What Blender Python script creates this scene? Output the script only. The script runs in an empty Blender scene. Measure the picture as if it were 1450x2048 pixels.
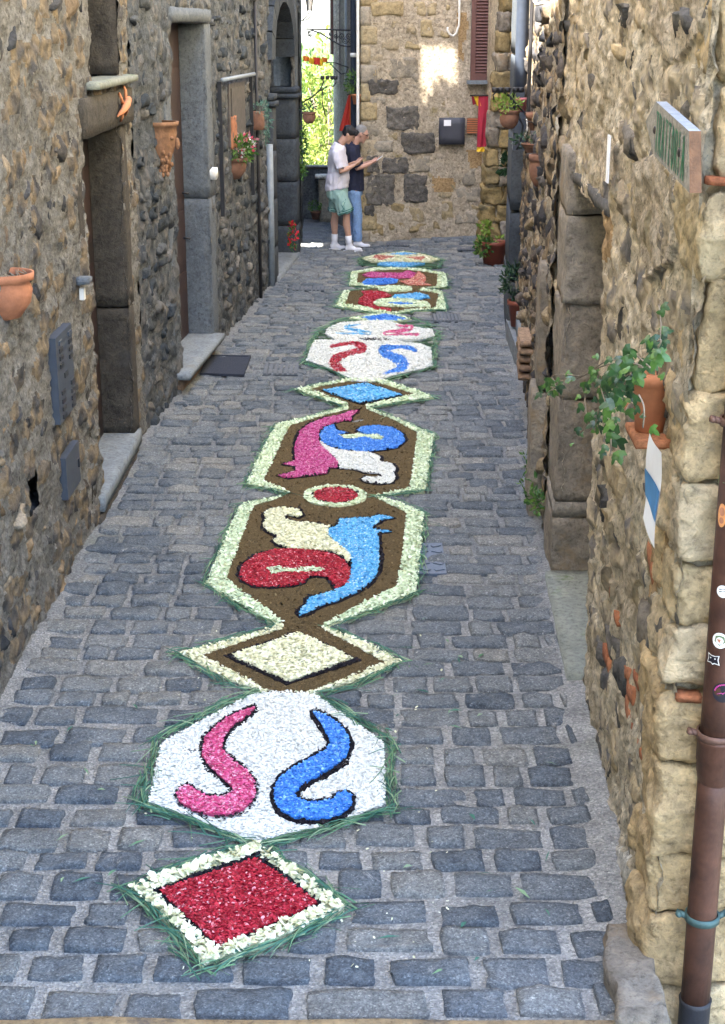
import bpy, bmesh, math, random
import numpy as np
from mathutils import Vector, Matrix, geometry

sc = bpy.context.scene
R = math.radians
# ------------------------------------------------------------------ camera, light, exposure
F = 3000.0; H = 3.14; TH = math.atan(964 / F); CT = math.cos(TH); ST = math.sin(TH)
cam = bpy.data.cameras.new('camera'); camo = bpy.data.objects.new('camera', cam)
sc.collection.objects.link(camo); sc.camera = camo
camo.location = (0, 0, H); camo.rotation_euler = (math.pi / 2 - TH, 0, 0)
cam.sensor_fit = 'VERTICAL'; cam.sensor_height = 24; cam.lens = 24 * F / 2048
cam.clip_start = 0.05; cam.clip_end = 6000
SUN_EL = 55.0
SUN_D = Vector((1.0, 0.6, -1.666)).normalized()      # the way the light travels
world = bpy.data.worlds.new('World'); sc.world = world; world.use_nodes = True
wn = world.node_tree; bg = wn.nodes['Background']
sky = wn.nodes.new('ShaderNodeTexSky'); sky.sky_type = 'NISHITA'; sky.sun_disc = False
sky.sun_elevation = R(SUN_EL); sky.sun_rotation = math.atan2(-1, -0.6); sky.altitude = 300
sky.air_density = 1.0; sky.dust_density = 2.2; sky.ozone_density = .7
wn.links.new(sky.outputs[0], bg.inputs[0]); bg.inputs[1].default_value = 0.15
sl = bpy.data.lights.new('sun', 'SUN'); so = bpy.data.objects.new('sun', sl); sc.collection.objects.link(so)
sl.energy = 4.5; sl.angle = R(0.53); sl.color = (1.0, 0.94, 0.83)
so.rotation_euler = SUN_D.to_track_quat('-Z', 'Y').to_euler(); so.location = (-8, -3, 14)
vs = sc.view_settings; vs.view_transform = 'Standard'; vs.look = 'None'; vs.gamma = 1; vs.use_curve_mapping = False
vs.exposure = 3.6
sc.cycles.use_denoising = True
sc.cycles.max_bounces = 8; sc.cycles.diffuse_bounces = 5; sc.cycles.transparent_max_bounces = 8

# ------------------------------------------------------------------ helpers: pixel of the photograph -> point in the place
def ray(px, py):
    v = py - 1024
    return np.array((px - 725.0, F * CT - v * ST, -(F * ST + v * CT)))
def gp(px, py, z=0.0):
    d = ray(px, py); t = (z - H) / d[2]
    return (d[0] * t, d[1] * t)
def onY(px, py, Y):
    d = ray(px, py); t = Y / d[1]
    return (d[0] * t, Y, H + d[2] * t)

rng = np.random.default_rng(7); rnd = random.Random(11)

def _hash(ix, iy, iz, s):
    with np.errstate(over='ignore'):
        h = (ix.astype(np.int64) * 374761393 + iy.astype(np.int64) * 668265263 + iz.astype(np.int64) * 2147483647 + s * 1274126177)
        h = (h ^ (h >> 13)) * 1274126177
        h = h ^ (h >> 16)
    return (h & 0xffff) / 65535.0
def vnoise(P, s=0):
    P = np.asarray(P, float); i = np.floor(P).astype(np.int64); f = P - i; f = f * f * (3 - 2 * f)
    r = 0
    for dx in (0, 1):
        wx = f[..., 0] if dx else 1 - f[..., 0]
        for dy in (0, 1):
            wy = f[..., 1] if dy else 1 - f[..., 1]
            for dz in (0, 1):
                wz = f[..., 2] if dz else 1 - f[..., 2]
                r = r + wx * wy * wz * _hash(i[..., 0] + dx, i[..., 1] + dy, i[..., 2] + dz, s)
    return r * 2 - 1
def fbm(P, s=0, oct=4):
    P = np.asarray(P, float); r = 0; a = 1; t = 0
    for k in range(oct):
        r = r + a * vnoise(P * 2 ** k + 17.3 * k, s + k); t += a; a *= .5
    return r / t
def fbm2(u, z, s=0, oct=4):
    return fbm(np.stack([u, z, np.full_like(u, .37)], -1), s, oct)
def worley(u, z, s=0):
    iu = np.floor(u).astype(np.int64); iz = np.floor(z).astype(np.int64); best = np.full(u.shape, 9.0); bid = np.zeros(u.shape)
    for a in (-1, 0, 1):
        for b in (-1, 0, 1):
            cu = iu + a; cz = iz + b; k = np.zeros_like(cu)
            hx = _hash(cu, cz, k, s); hz = _hash(cu, cz, k + 1, s); hv = _hash(cu, cz, k + 2, s)
            d = np.hypot(cu + .15 + .7 * hx - u, cz + .15 + .7 * hz - z)
            m = d < best; best = np.where(m, d, best); bid = np.where(m, hv, bid)
    return best, bid

# ------------------------------------------------------------------ objects
def link(o): sc.collection.objects.link(o); return o
def thing(name, label, cat, loc=(0, 0, 0), group=None):
    o = link(bpy.data.objects.new(name, None)); o.location = loc; o.empty_display_size = .1
    o['label'] = label; o['category'] = cat
    if group: o['group'] = group
    return o
def attach(o, parent):
    if parent is not None:
        o.parent = parent
        T = Matrix.Identity(4); q = parent
        while q is not None:
            T = T @ Matrix.Translation(-q.location) if q.type == 'EMPTY' else T @ q.matrix_basis.inverted()
            q = None
        o.matrix_parent_inverse = T
    return o
class MB:
    def __init__(s): s.v = []; s.f = []; s.n = 0; s.mi = []
    def add(s, v, f, m=0):
        v = np.asarray(v, float).reshape(-1, 3); k = s.n
        s.v.append(v); s.f += [tuple(i + k for i in q) for q in f]; s.mi += [m] * len(f); s.n += len(v); return s
    def box(s, c, d, rz=0, m=0, M=None):
        x, y, z = [k / 2 for k in d]
        v = np.array([(-x, -y, -z), (x, -y, -z), (x, y, -z), (-x, y, -z), (-x, -y, z), (x, -y, z), (x, y, z), (-x, y, z)])
        if M is not None:
            v = v @ np.array(M.to_3x3()).T
        elif rz:
            a, b = math.cos(rz), math.sin(rz); v = v @ np.array([[a, b, 0], [-b, a, 0], [0, 0, 1]])
        return s.add(v + np.array(c), [(0, 3, 2, 1), (4, 5, 6, 7), (0, 1, 5, 4), (1, 2, 6, 5), (2, 3, 7, 6), (3, 0, 4, 7)], m)
    def tube(s, pts, rad, seg=8, ref=(0.013, 1, .07), caps=True, m=0):
        pts = np.asarray(pts, float); n = len(pts)
        rad = [rad] * n if not hasattr(rad, '__len__') else rad
        V = []; ref = np.asarray(ref, float)
        for i in range(n):
            t = pts[min(i + 1, n - 1)] - pts[max(i - 1, 0)]; t = t / (np.linalg.norm(t) + 1e-9)
            a = ref - t * ref.dot(t)
            if np.linalg.norm(a) < .05: a = np.array((1, .3, .2)) - t * np.array((1, .3, .2)).dot(t)
            a /= np.linalg.norm(a); b = np.cross(t, a)
            r = rad[i]; ra, rb = r if hasattr(r, '__len__') else (r, r)
            for k in range(seg):
                th = 2 * math.pi * k / seg; V.append(pts[i] + a * ra * math.cos(th) + b * rb * math.sin(th))
        Fc = [(i * seg + k, i * seg + (k + 1) % seg, (i + 1) * seg + (k + 1) % seg, (i + 1) * seg + k) for i in range(n - 1) for k in range(seg)]
        if caps: Fc += [tuple(range(seg))[::-1], tuple((n - 1) * seg + k for k in range(seg))]
        return s.add(V, Fc, m)
    def lathe(s, prof, c, seg=20, a0=0, a1=2 * math.pi, sx=1, sy=1, m=0):
        full = abs(a1 - a0 - 2 * math.pi) < 1e-6; k = seg if full else seg + 1
        V = [(c[0] + r * sx * math.cos(a0 + (a1 - a0) * j / seg), c[1] + r * sy * math.sin(a0 + (a1 - a0) * j / seg), c[2] + z) for r, z in prof for j in range(k)]
        Fc = []
        for i in range(len(prof) - 1):
            for j in range(seg):
                j2 = (j + 1) % k; Fc.append((i * k + j, i * k + j2, (i + 1) * k + j2, (i + 1) * k + j))
        return s.add(V, Fc, m)
    def ell(s, c, r, seg=14, rings=9, m=0):
        prof = [(max(1e-4, math.sin(math.pi * i / rings)), -math.cos(math.pi * i / rings) * r[2]) for i in range(rings + 1)]
        return s.lathe(prof, c, seg, sx=r[0], sy=r[1], m=m)
    def mesh(s, name, mats, smooth=True):
        me = bpy.data.meshes.new(name)
        me.from_pydata(np.concatenate(s.v).tolist() if s.v else [], [], s.f)
        for mt in (mats if isinstance(mats, (list, tuple)) else [mats]): me.materials.append(mt)
        if len(me.materials) > 1: me.polygons.foreach_set('material_index', s.mi)
        if smooth: me.polygons.foreach_set('use_smooth', [True] * len(me.polygons))
        me.update(); return me
    def build(s, name, mats, parent=None, smooth=True, kind=None, label=None, cat=None, group=None):
        o = link(bpy.data.objects.new(name, s.mesh(name, mats, smooth))); attach(o, parent)
        if kind: o['kind'] = kind
        if label: o['label'] = label
        if cat: o['category'] = cat
        if group: o['group'] = group
        return o
def put(name, mesh, M, parent=None):
    o = link(bpy.data.objects.new(name, mesh)); attach(o, parent); o.matrix_basis = M; return o
def join_inst(meshes, items, name, mat, parent, kind='stuff', smooth=True):
    """items: (variant, Matrix); one mesh holding them all"""
    cache = []
    for me in meshes:
        v = np.empty(len(me.vertices) * 3); me.vertices.foreach_get('co', v)
        cache.append((v.reshape(-1, 3), [tuple(p.vertices) for p in me.polygons]))
    b = MB()
    for k, M in items:
        v, f = cache[k]; A = np.array(M); b.add(v @ A[:3, :3].T + A[:3, 3], f)
    return b.build(name, mat, parent, smooth, kind)

def rblock_arrays(d, r, res, amp=.006, freq=9.0, seed=0, low=0.0, skip_back=False, cap=14, fine=0.0):
    """a stone: subdivided box, rounded edges, noisy faces"""
    d = np.array(d, float); h = d / 2; n = [max(2, min(cap, int(round(k / res)))) for k in d]
    V = []; Fc = []; base = 0
    for ax in range(3):
        for sg in (-1, 1):
            if skip_back and ax == 1 and sg == skip_back: continue
            a, b = [(1, 2), (2, 0), (0, 1)][ax]
            A = np.linspace(-h[a], h[a], n[a] + 1); B = np.linspace(-h[b], h[b], n[b] + 1)
            g = np.zeros(((n[a] + 1), (n[b] + 1), 3)); g[..., a] = A[:, None]; g[..., b] = B[None, :]; g[..., ax] = sg * h[ax]
            V.append(g.reshape(-1, 3)); w = n[b] + 1
            for i in range(n[a]):
                for j in range(n[b]):
                    q = (base + i * w + j, base + (i + 1) * w + j, base + (i + 1) * w + j + 1, base + i * w + j + 1)
                    Fc.append(q if sg > 0 else q[::-1])
            base += g.shape[0] * g.shape[1]
    V = np.concatenate(V); rr = np.minimum(r, h * .95)
    q = np.clip(V, -(h - rr), h - rr); dv = V - q; L = np.linalg.norm(dv / rr, axis=1, keepdims=True); L[L < 1] = 1
    P = q + dv / L
    P = P + amp * np.stack([fbm(P * freq + 31.7 * k + seed * 7.7, seed + k, 3) for k in range(3)], -1)
    if fine: P = P + fine * np.stack([fbm(P * 38 + 5.7 * k + seed, seed + 90 + k, 2) for k in range(3)], -1)
    if low: P = P + low * np.stack([fbm(P * 2.6 / max(d) + 11.7 * k + seed * 3.1, seed + 50 + k, 2) for k in range(3)], -1)
    return P, Fc
def rblock_mesh(name, d, r, res, mat, **k):
    P, Fc = rblock_arrays(d, r, res, **k)
    me = MB().add(P, Fc).mesh(name, mat)
    bm = bmesh.new(); bm.from_mesh(me); bmesh.ops.remove_doubles(bm, verts=bm.verts, dist=1e-5); bm.to_mesh(me); bm.free()
    me.polygons.foreach_set('use_smooth', [True] * len(me.polygons)); return me

# ------------------------------------------------------------------ materials
def srgb(r, g, b): return tuple(((c / 255 + .055) / 1.055) ** 2.4 if c > 10 else c / 255 / 12.92 for c in (r, g, b))
class NT:
    def __init__(s, name):
        s.m = bpy.data.materials.new(name); s.m.use_nodes = True; s.t = s.m.node_tree; s.b = s.t.nodes['Principled BSDF']
        s.pos = s.t.nodes.new('ShaderNodeNewGeometry')
    def n(s, kind, **k):
        o = s.t.nodes.new(kind)
        for a, b in k.items(): setattr(o, a, b)
        return o
    def l(s, a, b): s.t.links.new(a, b)
    def noise(s, scale, detail=4, rough=.55, vec=None, dist=0):
        o = s.n('ShaderNodeTexNoise'); o.inputs['Scale'].default_value = scale; o.inputs['Detail'].default_value = detail
        o.inputs['Roughness'].default_value = rough; o.inputs['Distortion'].default_value = dist
        s.l(vec or s.pos.outputs['Position'], o.inputs['Vector']); return o.outputs['Fac']
    def ramp(s, fac, cols, interp='LINEAR'):
        o = s.n('ShaderNodeValToRGB'); e = o.color_ramp; e.interpolation = interp
        while len(e.elements) < len(cols): e.elements.new(.5)
        for i, c in enumerate(cols):
            p, c = c if len(c) == 2 else (i / (len(cols) - 1 if interp != 'CONSTANT' else len(cols)), c)
            e.elements[i].position = p; e.elements[i].color = (*c, 1)
        s.l(fac, o.inputs[0]); return o.outputs[0]
    def mix(s, fac, a, b, mode='MIX'):
        o = s.n('ShaderNodeMix'); o.data_type = 'RGBA'; o.blend_type = mode
        for i, x in ((0, fac), (6, a), (7, b)):
            if hasattr(x, 'links'): s.l(x, o.inputs[i])
            else: o.inputs[i].default_value = x if i == 0 else (*x, 1)
        return o.outputs[2]
    def math(s, op, a, b=0.0):
        o = s.n('ShaderNodeMath'); o.operation = op
        for i, x in enumerate((a, b)):
            if hasattr(x, 'links'): s.l(x, o.inputs[i])
            else: o.inputs[i].default_value = x
        return o.outputs[0]
    def cells(s, scale):
        o = s.n('ShaderNodeTexVoronoi'); o.inputs['Scale'].default_value = scale; s.l(s.pos.outputs['Position'], o.inputs['Vector'])
        x = s.n('ShaderNodeSeparateColor'); s.l(o.outputs['Color'], x.inputs[0]); return x.outputs[0], o.outputs['Distance']
    def rand(s):
        oi = s.n('ShaderNodeObjectInfo')
        return s.math('FRACT', s.math('ADD', oi.outputs['Random'], s.pos.outputs['Random Per Island']))
    def bump(s, h, strength=.5, dist=.02, prev=None):
        o = s.n('ShaderNodeBump'); o.inputs['Strength'].default_value = strength; o.inputs['Distance'].default_value = dist
        s.l(h, o.inputs['Height'])
        if prev is not None: s.l(prev, o.inputs['Normal'])
        return o.outputs[0]
    def end(s, col, rough=.9, nrm=None, spec=.3, metal=0):
        if hasattr(col, 'links'): s.l(col, s.b.inputs['Base Color'])
        else: s.b.inputs['Base Color'].default_value = (*col, 1)
        if hasattr(rough, 'links'): s.l(rough, s.b.inputs['Roughness'])
        else: s.b.inputs['Roughness'].default_value = rough
        s.b.inputs['Specular IOR Level'].default_value = spec; s.b.inputs['Metallic'].default_value = metal
        if nrm is not None: s.l(nrm, s.b.inputs['Normal'])
        return s.m
def mul(c, k): return tuple(x * k for x in c)

def mortar_mat(name, cols, scale=2.2, spots=None, bump=.7, grit=70, moss=None):
    t = NT(name)
    c = t.ramp(t.noise(scale, 8, .65), cols)
    c = t.mix(.55, c, t.ramp(t.noise(scale * 9, 5, .6), [(.30, (.35, .35, .35)), (.72, (1.35, 1.35, 1.35))]), 'MULTIPLY')
    if spots: c = t.mix(t.ramp(t.noise(spots[1], 6, .7, dist=.4), [(spots[2], (0, 0, 0)), (spots[2] + .07, (1, 1, 1))]), c, spots[0])
    if moss:
        c = t.mix(t.ramp(t.noise(3.1, 7, .7), [(moss[1], (0, 0, 0)), (moss[1] + .12, (1, 1, 1))]), c, moss[0])
    c = t.mix(.8, c, t.ramp(t.noise(grit * .55, 6, .75), [(.34, (.38, .36, .34)), (.46, (.95, .95, .95)), (.70, (1.35, 1.35, 1.33))]), 'MULTIPLY')  # dark pits in the colour stand in for weak shading of the bumps
    c = t.mix(.8, c, t.ramp(t.noise(scale * 14, 5, .7, dist=.6), [(.36, (.42, .40, .38)), (.44, (1, 1, 1)), (.75, (1.15, 1.15, 1.15))]), 'MULTIPLY')
    b = t.bump(t.noise(scale * 11, 8, .7), bump, .045)
    b = t.bump(t.noise(grit, 6, .7), bump * .8, .014, b)
    return t.end(c, .95, b, .15)
def stone_mat(name, cols, bump=.8, scale=14, grit=90, stain=None, rough=.92, var=.6, interp='LINEAR', moss=None):
    t = NT(name)
    c = t.ramp(t.rand(), cols, interp) if len(cols) > 1 else cols[0]
    n = t.noise(scale, 7, .68, dist=.3)
    c = t.mix(var, c, t.ramp(n, [(.28, (.38, .38, .40)), (.5, (.95, .95, .95)), (.75, (1.7, 1.65, 1.55))]), 'MULTIPLY')
    c = t.mix(.8, c, t.ramp(t.noise(grit * .5, 6, .78), [(.34, (.42, .41, .40)), (.47, (.97, .97, .97)), (.70, (1.4, 1.38, 1.35))]), 'MULTIPLY')  # pits darkened in the colour, carrying relief the bump shading barely shows
    if stain: c = t.mix(t.ramp(t.noise(stain[1], 6, .7), [(stain[2], (0, 0, 0)), (stain[2] + .1, (1, 1, 1))]), c, stain[0])
    if moss: c = t.mix(t.ramp(t.noise(moss[1], 6, .7), [(moss[2], (0, 0, 0)), (moss[2] + .1, (1, 1, 1))]), c, moss[0])
    b = t.bump(n, bump, .035); b = t.bump(t.noise(grit, 6, .75), bump * .7, .010, b)
    return t.end(c, rough, b, .2)
def plain_mat(name, col, rough=.6, bump=.15, scale=30, var=.25, metal=0, spec=.4):
    t = NT(name)
    c = t.mix(var, col, t.ramp(t.noise(scale, 6, .65), [(.3, (.45, .45, .45)), (.7, (1.5, 1.5, 1.5))]), 'MULTIPLY')
    return t.end(c, rough, t.bump(t.noise(scale * 3, 5, .6), bump, .01), spec, metal)
def island_mat(name, cols, rough=.7, trans=0.0, interp='LINEAR', bump=0, spec=.3):
    t = NT(name)
    c = t.ramp(t.rand(), cols, interp); nb = t.bump(t.noise(160, 3), bump, .004) if bump else None
    m = t.end(c, rough, nb, spec)
    if trans:
        tr = t.n('ShaderNodeBsdfTranslucent'); t.l(c, tr.inputs['Color']); mx = t.n('ShaderNodeMixShader'); mx.inputs[0].default_value = trans
        out = t.t.nodes['Material Output']; t.l(t.b.outputs[0], mx.inputs[1]); t.l(tr.outputs[0], mx.inputs[2]); t.l(mx.outputs[0], out.inputs['Surface'])
    return m

M = {}
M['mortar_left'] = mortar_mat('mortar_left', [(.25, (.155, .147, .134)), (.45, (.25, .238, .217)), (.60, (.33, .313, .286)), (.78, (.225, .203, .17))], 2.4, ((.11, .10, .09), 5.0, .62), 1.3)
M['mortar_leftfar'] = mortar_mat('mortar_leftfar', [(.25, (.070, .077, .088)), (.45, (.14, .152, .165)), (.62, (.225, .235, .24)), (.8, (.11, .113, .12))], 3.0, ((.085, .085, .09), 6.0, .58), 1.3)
M['mortar_right'] = mortar_mat('mortar_right', [(.25, (.36, .285, .19)), (.43, (.63, .525, .37)), (.60, (.82, .71, .53)), (.78, (.52, .41, .26))], 2.6, ((.19, .155, .12), 7.0, .63), 1.3)
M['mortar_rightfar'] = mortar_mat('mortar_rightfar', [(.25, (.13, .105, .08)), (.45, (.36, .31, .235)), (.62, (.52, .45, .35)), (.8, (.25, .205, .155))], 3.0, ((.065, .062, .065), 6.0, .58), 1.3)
M['facade'] = mortar_mat('facade_mortar', [(.25, (.33, .265, .19)), (.45, (.47, .39, .29)), (.62, (.55, .46, .35)), (.8, (.42, .32, .22))], 1.8, ((.32, .26, .14), 3.0, .62), .9, 60)
M['plaster_white'] = mortar_mat('plaster_white', [(.3, (.62, .56, .46)), (.6, (.82, .77, .67))], 3, None, 1.0)
M['plaster_pink'] = mortar_mat('plaster_pink', [(.3, (.50, .40, .28)), (.6, (.74, .62, .46))], 6, None, 1.4, 45)
M['plaster_ochre'] = mortar_mat('plaster_ochre', [(.3, (.33, .21, .10)), (.6, (.50, .34, .18))], 4, None, .8)
M['plaster_grey'] = mortar_mat('plaster_grey', [(.3, (.34, .31, .27)), (.6, (.50, .46, .41))], 2, None, .3)
def flush_mat(name, cols):
    t = NT(name); c = t.ramp(t.noise(4.5, 1, .4), cols)
    n = t.noise(17, 7, .7, dist=.4)
    c = t.mix(.75, c, t.ramp(n, [(.3, (.35, .35, .36)), (.5, (1, 1, 1)), (.75, (1.7, 1.65, 1.55))]), 'MULTIPLY')
    b = t.bump(n, 1.0, .035); b = t.bump(t.noise(80, 6, .75), .8, .010, b)
    return t.end(c, .92, b, .2)
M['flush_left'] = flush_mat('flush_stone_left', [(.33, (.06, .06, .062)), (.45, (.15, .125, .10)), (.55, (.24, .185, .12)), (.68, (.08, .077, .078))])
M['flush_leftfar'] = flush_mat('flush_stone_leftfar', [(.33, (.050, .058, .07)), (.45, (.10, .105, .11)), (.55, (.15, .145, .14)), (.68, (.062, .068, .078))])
M['flush_right'] = flush_mat('flush_stone_right', [(.33, (.14, .13, .12)), (.45, (.33, .27, .19)), (.55, (.55, .45, .30)), (.68, (.21, .185, .155))])
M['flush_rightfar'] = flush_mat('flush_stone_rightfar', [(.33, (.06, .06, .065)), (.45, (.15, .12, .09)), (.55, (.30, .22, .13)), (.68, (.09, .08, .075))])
M['upper_bounce'] = plain_mat('upper_bounce', (.66, .60, .46), .9, .2, 3, .3)  # pale warm coat added on unseen upper walls to bounce sunlight down
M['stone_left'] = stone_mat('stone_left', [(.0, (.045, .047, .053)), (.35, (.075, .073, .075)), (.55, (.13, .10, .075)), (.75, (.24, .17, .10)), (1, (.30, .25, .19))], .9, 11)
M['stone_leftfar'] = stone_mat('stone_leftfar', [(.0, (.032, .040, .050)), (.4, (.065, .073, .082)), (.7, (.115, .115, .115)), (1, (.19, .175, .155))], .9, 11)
M['stone_right'] = stone_mat('stone_right', [(.0, (.095, .090, .084)), (.28, (.14, .125, .108)), (.5, (.27, .215, .145)), (1, (.46, .36, .22))], .9, 12)
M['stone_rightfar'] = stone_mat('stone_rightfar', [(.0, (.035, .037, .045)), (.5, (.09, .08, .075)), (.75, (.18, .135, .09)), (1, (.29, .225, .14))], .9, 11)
M['quoin'] = stone_mat('quoin', [(.0, (.46, .33, .175)), (.5, (.59, .45, .26)), (1, (.56, .455, .31))], 1.4, 9, 55, ((.36, .28, .17), 3.0, .62), var=.65)
M['jamb_right'] = stone_mat('jamb_right', [(.0, (.17, .148, .122)), (.5, (.24, .205, .162)), (1, (.29, .26, .22))], 1.2, 10, 60, ((.27, .20, .125), 2.4, .55))
M['jamb_left'] = stone_mat('jamb_left', [(.0, (.046, .040, .034)), (1, (.072, .064, .054))], .9, 8, 60, ((.065, .06, .056), 2.4, .56))  # tone lowered so the colour carries the door recess's shade
M['jamb_grey'] = stone_mat('jamb_grey', [(.0, (.098, .112, .13)), (1, (.135, .15, .168))], .7, 7, 70, ((.075, .08, .088), 2.2, .60), var=.4)
M['pier_dark'] = stone_mat('pier_dark', [(.0, (.040, .048, .060)), (1, (.060, .069, .080))], .4, 7, 70, None, var=.5)
M['slab'] = stone_mat('slab', [(.0, (.165, .185, .205)), (1, (.21, .23, .245))], .3, 6, 70, ((.17, .17, .16), 3, .6), var=.35)
M['slab_green'] = stone_mat('slab_green', [(.0, (.16, .175, .15)), (1, (.20, .21, .18))], .3, 6, 70, ((.10, .14, .06), 3, .6), var=.4)
M['rock_dark'] = stone_mat('rock_dark', [(.0, (.12, .11, .10)), (1, (.19, .172, .15))], 1.5, 13, 60, None, var=.75)
M['rock_yellow'] = stone_mat('rock_yellow', [(.0, (.30, .225, .12)), (.6, (.37, .295, .175)), (1, (.33, .27, .19))], .7, 10, 60, ((.24, .21, .11), 3, .6))
M['rock_grey'] = stone_mat('rock_grey', [(.0, (.25, .215, .165)), (1, (.31, .27, .215))], .5, 8, 60)
M['rock_moss'] = stone_mat('rock_moss', [(.0, (.31, .22, .09)), (.5, (.22, .17, .09)), (1, (.40, .29, .13))], 1.0, 9, 60, ((.10, .085, .05), 2.6, .56))
M['brick_old'] = stone_mat('brick_old', [(.0, (.27, .095, .045)), (1, (.40, .165, .08))], .6, 16)
M['brick_dim'] = stone_mat('brick_dim', [(.0, (.20, .13, .085)), (1, (.28, .19, .125))], .6, 16)
M['step'] = stone_mat('step', [(.0, (.30, .225, .13)), (1, (.36, .27, .16))], .6, 9, 60, ((.15, .13, .11), 4, .55))
# street
def sett_material():
    t = NT('sett')
    c = t.ramp(t.rand(), [(.0, (.112, .130, .150)), (.35, (.146, .165, .184)), (.6, (.178, .193, .203)), (.82, (.222, .228, .222)), (1, (.275, .268, .245))])
    n = t.noise(16, 7, .7, dist=.3)
    c = t.mix(.65, c, t.ramp(n, [(.3, (.55, .55, .57)), (.55, (1, 1, 1)), (.75, (1.75, 1.7, 1.65))]), 'MULTIPLY')
    c = t.mix(t.ramp(t.noise(1.3, 6, .7), [(.46, (0, 0, 0)), (.74, (.8, .8, .8))]), c, (.29, .30, .297))
    c = t.mix(.75, c, t.ramp(t.noise(70, 6, .8), [(.34, (.45, .45, .46)), (.5, (1, 1, 1)), (.68, (1.6, 1.58, 1.55))]), 'MULTIPLY')
    c = t.mix(t.ramp(t.noise(7.5, 7, .8, dist=.5), [(.60, (0, 0, 0)), (.66, (.7, .7, .7))]), c, (.42, .415, .40))
    gv, gd = t.cells(170)
    c = t.mix(.8, c, t.ramp(gv, [(.0, (.62, .62, .63)), (.5, (.95, .95, .95)), (.88, (1.12, 1.12, 1.1)), (1, (1.9, 1.85, 1.75))]), 'MULTIPLY')
    b = t.bump(n, .9, .03); b = t.bump(t.noise(95, 5, .78), .9, .010, b)
    return t.end(c, .92, b, .15)
M['sett'] = sett_material()
def joint_material():
    t = NT('street_mortar')
    c = t.ramp(t.noise(3, 8, .7), [(.3, (.22, .218, .205)), (.5, (.34, .332, .312)), (.68, (.48, .465, .435))])
    sx = t.n('ShaderNodeSeparateXYZ'); t.l(t.pos.outputs['Position'], sx.inputs[0])
    worn = t.n('ShaderNodeMapRange'); worn.inputs['From Min'].default_value = 5.5; worn.inputs['From Max'].default_value = 9.0; t.l(sx.outputs['Y'], worn.inputs['Value'])
    c = t.mix(worn.outputs[0], c, t.mix(.65, c, (.14, .153, .167)))  # joint colour turns darker and bluer farther along the street
    c = t.mix(.6, c, t.ramp(t.noise(60, 6, .8), [(.34, (.6, .6, .6)), (.5, (1, 1, 1)), (.66, (1.35, 1.35, 1.35))]), 'MULTIPLY')
    c = t.mix(t.ramp(t.noise(.9, 5, .6), [(.60, (0, 0, 0)), (.75, (.5, .5, .5))]), c, (.19, .21, .12))
    gv, gd = t.cells(115)
    c = t.mix(.9, c, t.ramp(gv, [(.0, (.62, .62, .63)), (.45, (.92, .92, .92)), (.8, (1.08, 1.07, 1.05)), (1, (1.45, 1.42, 1.36))]), 'MULTIPLY')
    b = t.bump(t.noise(45, 7, .75), 1.0, .015); b = t.bump(gd, .9, .006, b)
    return t.end(c, .95, b, .15)
M['joint'] = joint_material()
# things
M['wood_door'] = plain_mat('wood_door', (.036, .020, .017), .55, .3, 9, .5)
M['board'] = plain_mat('old_board', (.085, .075, .07), .8, .4, 14, .7)
M['wood_dark'] = plain_mat('wood_dark', (.025, .018, .016), .6, .3, 9, .5)
M['shutter'] = plain_mat('shutter_paint', (.115, .048, .040), .5, .1, 12, .35)
M['slate'] = plain_mat('slate_metal', (.045, .055, .075), .5, .1, 14, .3)
M['iron'] = plain_mat('iron', (.018, .018, .022), .55, .2, 40, .4)
M['terracotta'] = plain_mat('terracotta', (.36, .145, .075), .85, .35, 14, .5)
M['terracotta_old'] = plain_mat('terracotta_old', (.19, .095, .062), .9, .5, 12, .7)
M['terracotta_mask'] = plain_mat('terracotta_mask', (.24, .125, .068), .9, .6, 18, .7)
M['terracotta_new'] = plain_mat('terracotta_new', (.50, .19, .085), .8, .25, 14, .35)
M['plastic_pot'] = plain_mat('plastic_pot', (.22, .058, .035), .55, .05, 8, .25)
M['pink_pot'] = plain_mat('pink_pot', (.36, .11, .12), .7, .1, 8, .25)
M['soil'] = plain_mat('soil', (.030, .021, .016), .95, .9, 60, .7)
M['copper'] = plain_mat('copper_pipe', (.072, .031, .019), .55, .3, 9, .95, .2, .4)
M['copper_green'] = plain_mat('copper_green', (.055, .10, .095), .6, .3, 20, .6, .3)
M['rust'] = plain_mat('rust', (.13, .07, .05), .6, .3, 20, .6, .4)
M['cable_white'] = plain_mat('cable_white', (.72, .70, .66), .5, .05, 20, .2)
M['cable_dark'] = plain_mat('cable_dark', (.03, .028, .03), .6, .05, 20, .2)
M['pipe_blue'] = plain_mat('pipe_blue', (.018, .026, .044), .8, .05, 12, .4)
M['pipe_grey'] = plain_mat('pipe_grey', (.22, .25, .28), .5, .05, 12, .3)
M['meter'] = plain_mat('meter_box', (.050, .052, .066), .55, .05, 10, .2)
M['paper'] = plain_mat('paper', (.80, .80, .82), .8, .05, 20, .06)
M['poster_blue'] = plain_mat('poster_blue', (.055, .20, .42), .7, .05, 10, .4)
M['sticker_black'] = plain_mat('sticker_black', (.012, .010, .016), .4, .02, 20, .2)
M['sticker_pink'] = plain_mat('sticker_pink', (.45, .05, .22), .4, .02, 20, .1)
M['sticker_white'] = plain_mat('sticker_white', (.78, .76, .72), .4, .02, 20, .15)
M['sticker_orange'] = plain_mat('sticker_orange', (.60, .25, .08), .4, .02, 20, .2)
M['sticker_green'] = plain_mat('sticker_green', (.12, .17, .07), .5, .02, 20, .3)
M['wood_sign'] = plain_mat('wood_sign', (.24, .215, .175), .8, .8, 26, .8)
M['wood_end'] = plain_mat('wood_end', (.13, .062, .028), .8, .5, 30, .6)
M['wood_top'] = plain_mat('wood_top', (.19, .21, .24), .7, .4, 30, .5)
M['letter_green'] = plain_mat('letter_green', (.018, .13, .06), .6, .1, 60, .5)
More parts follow.
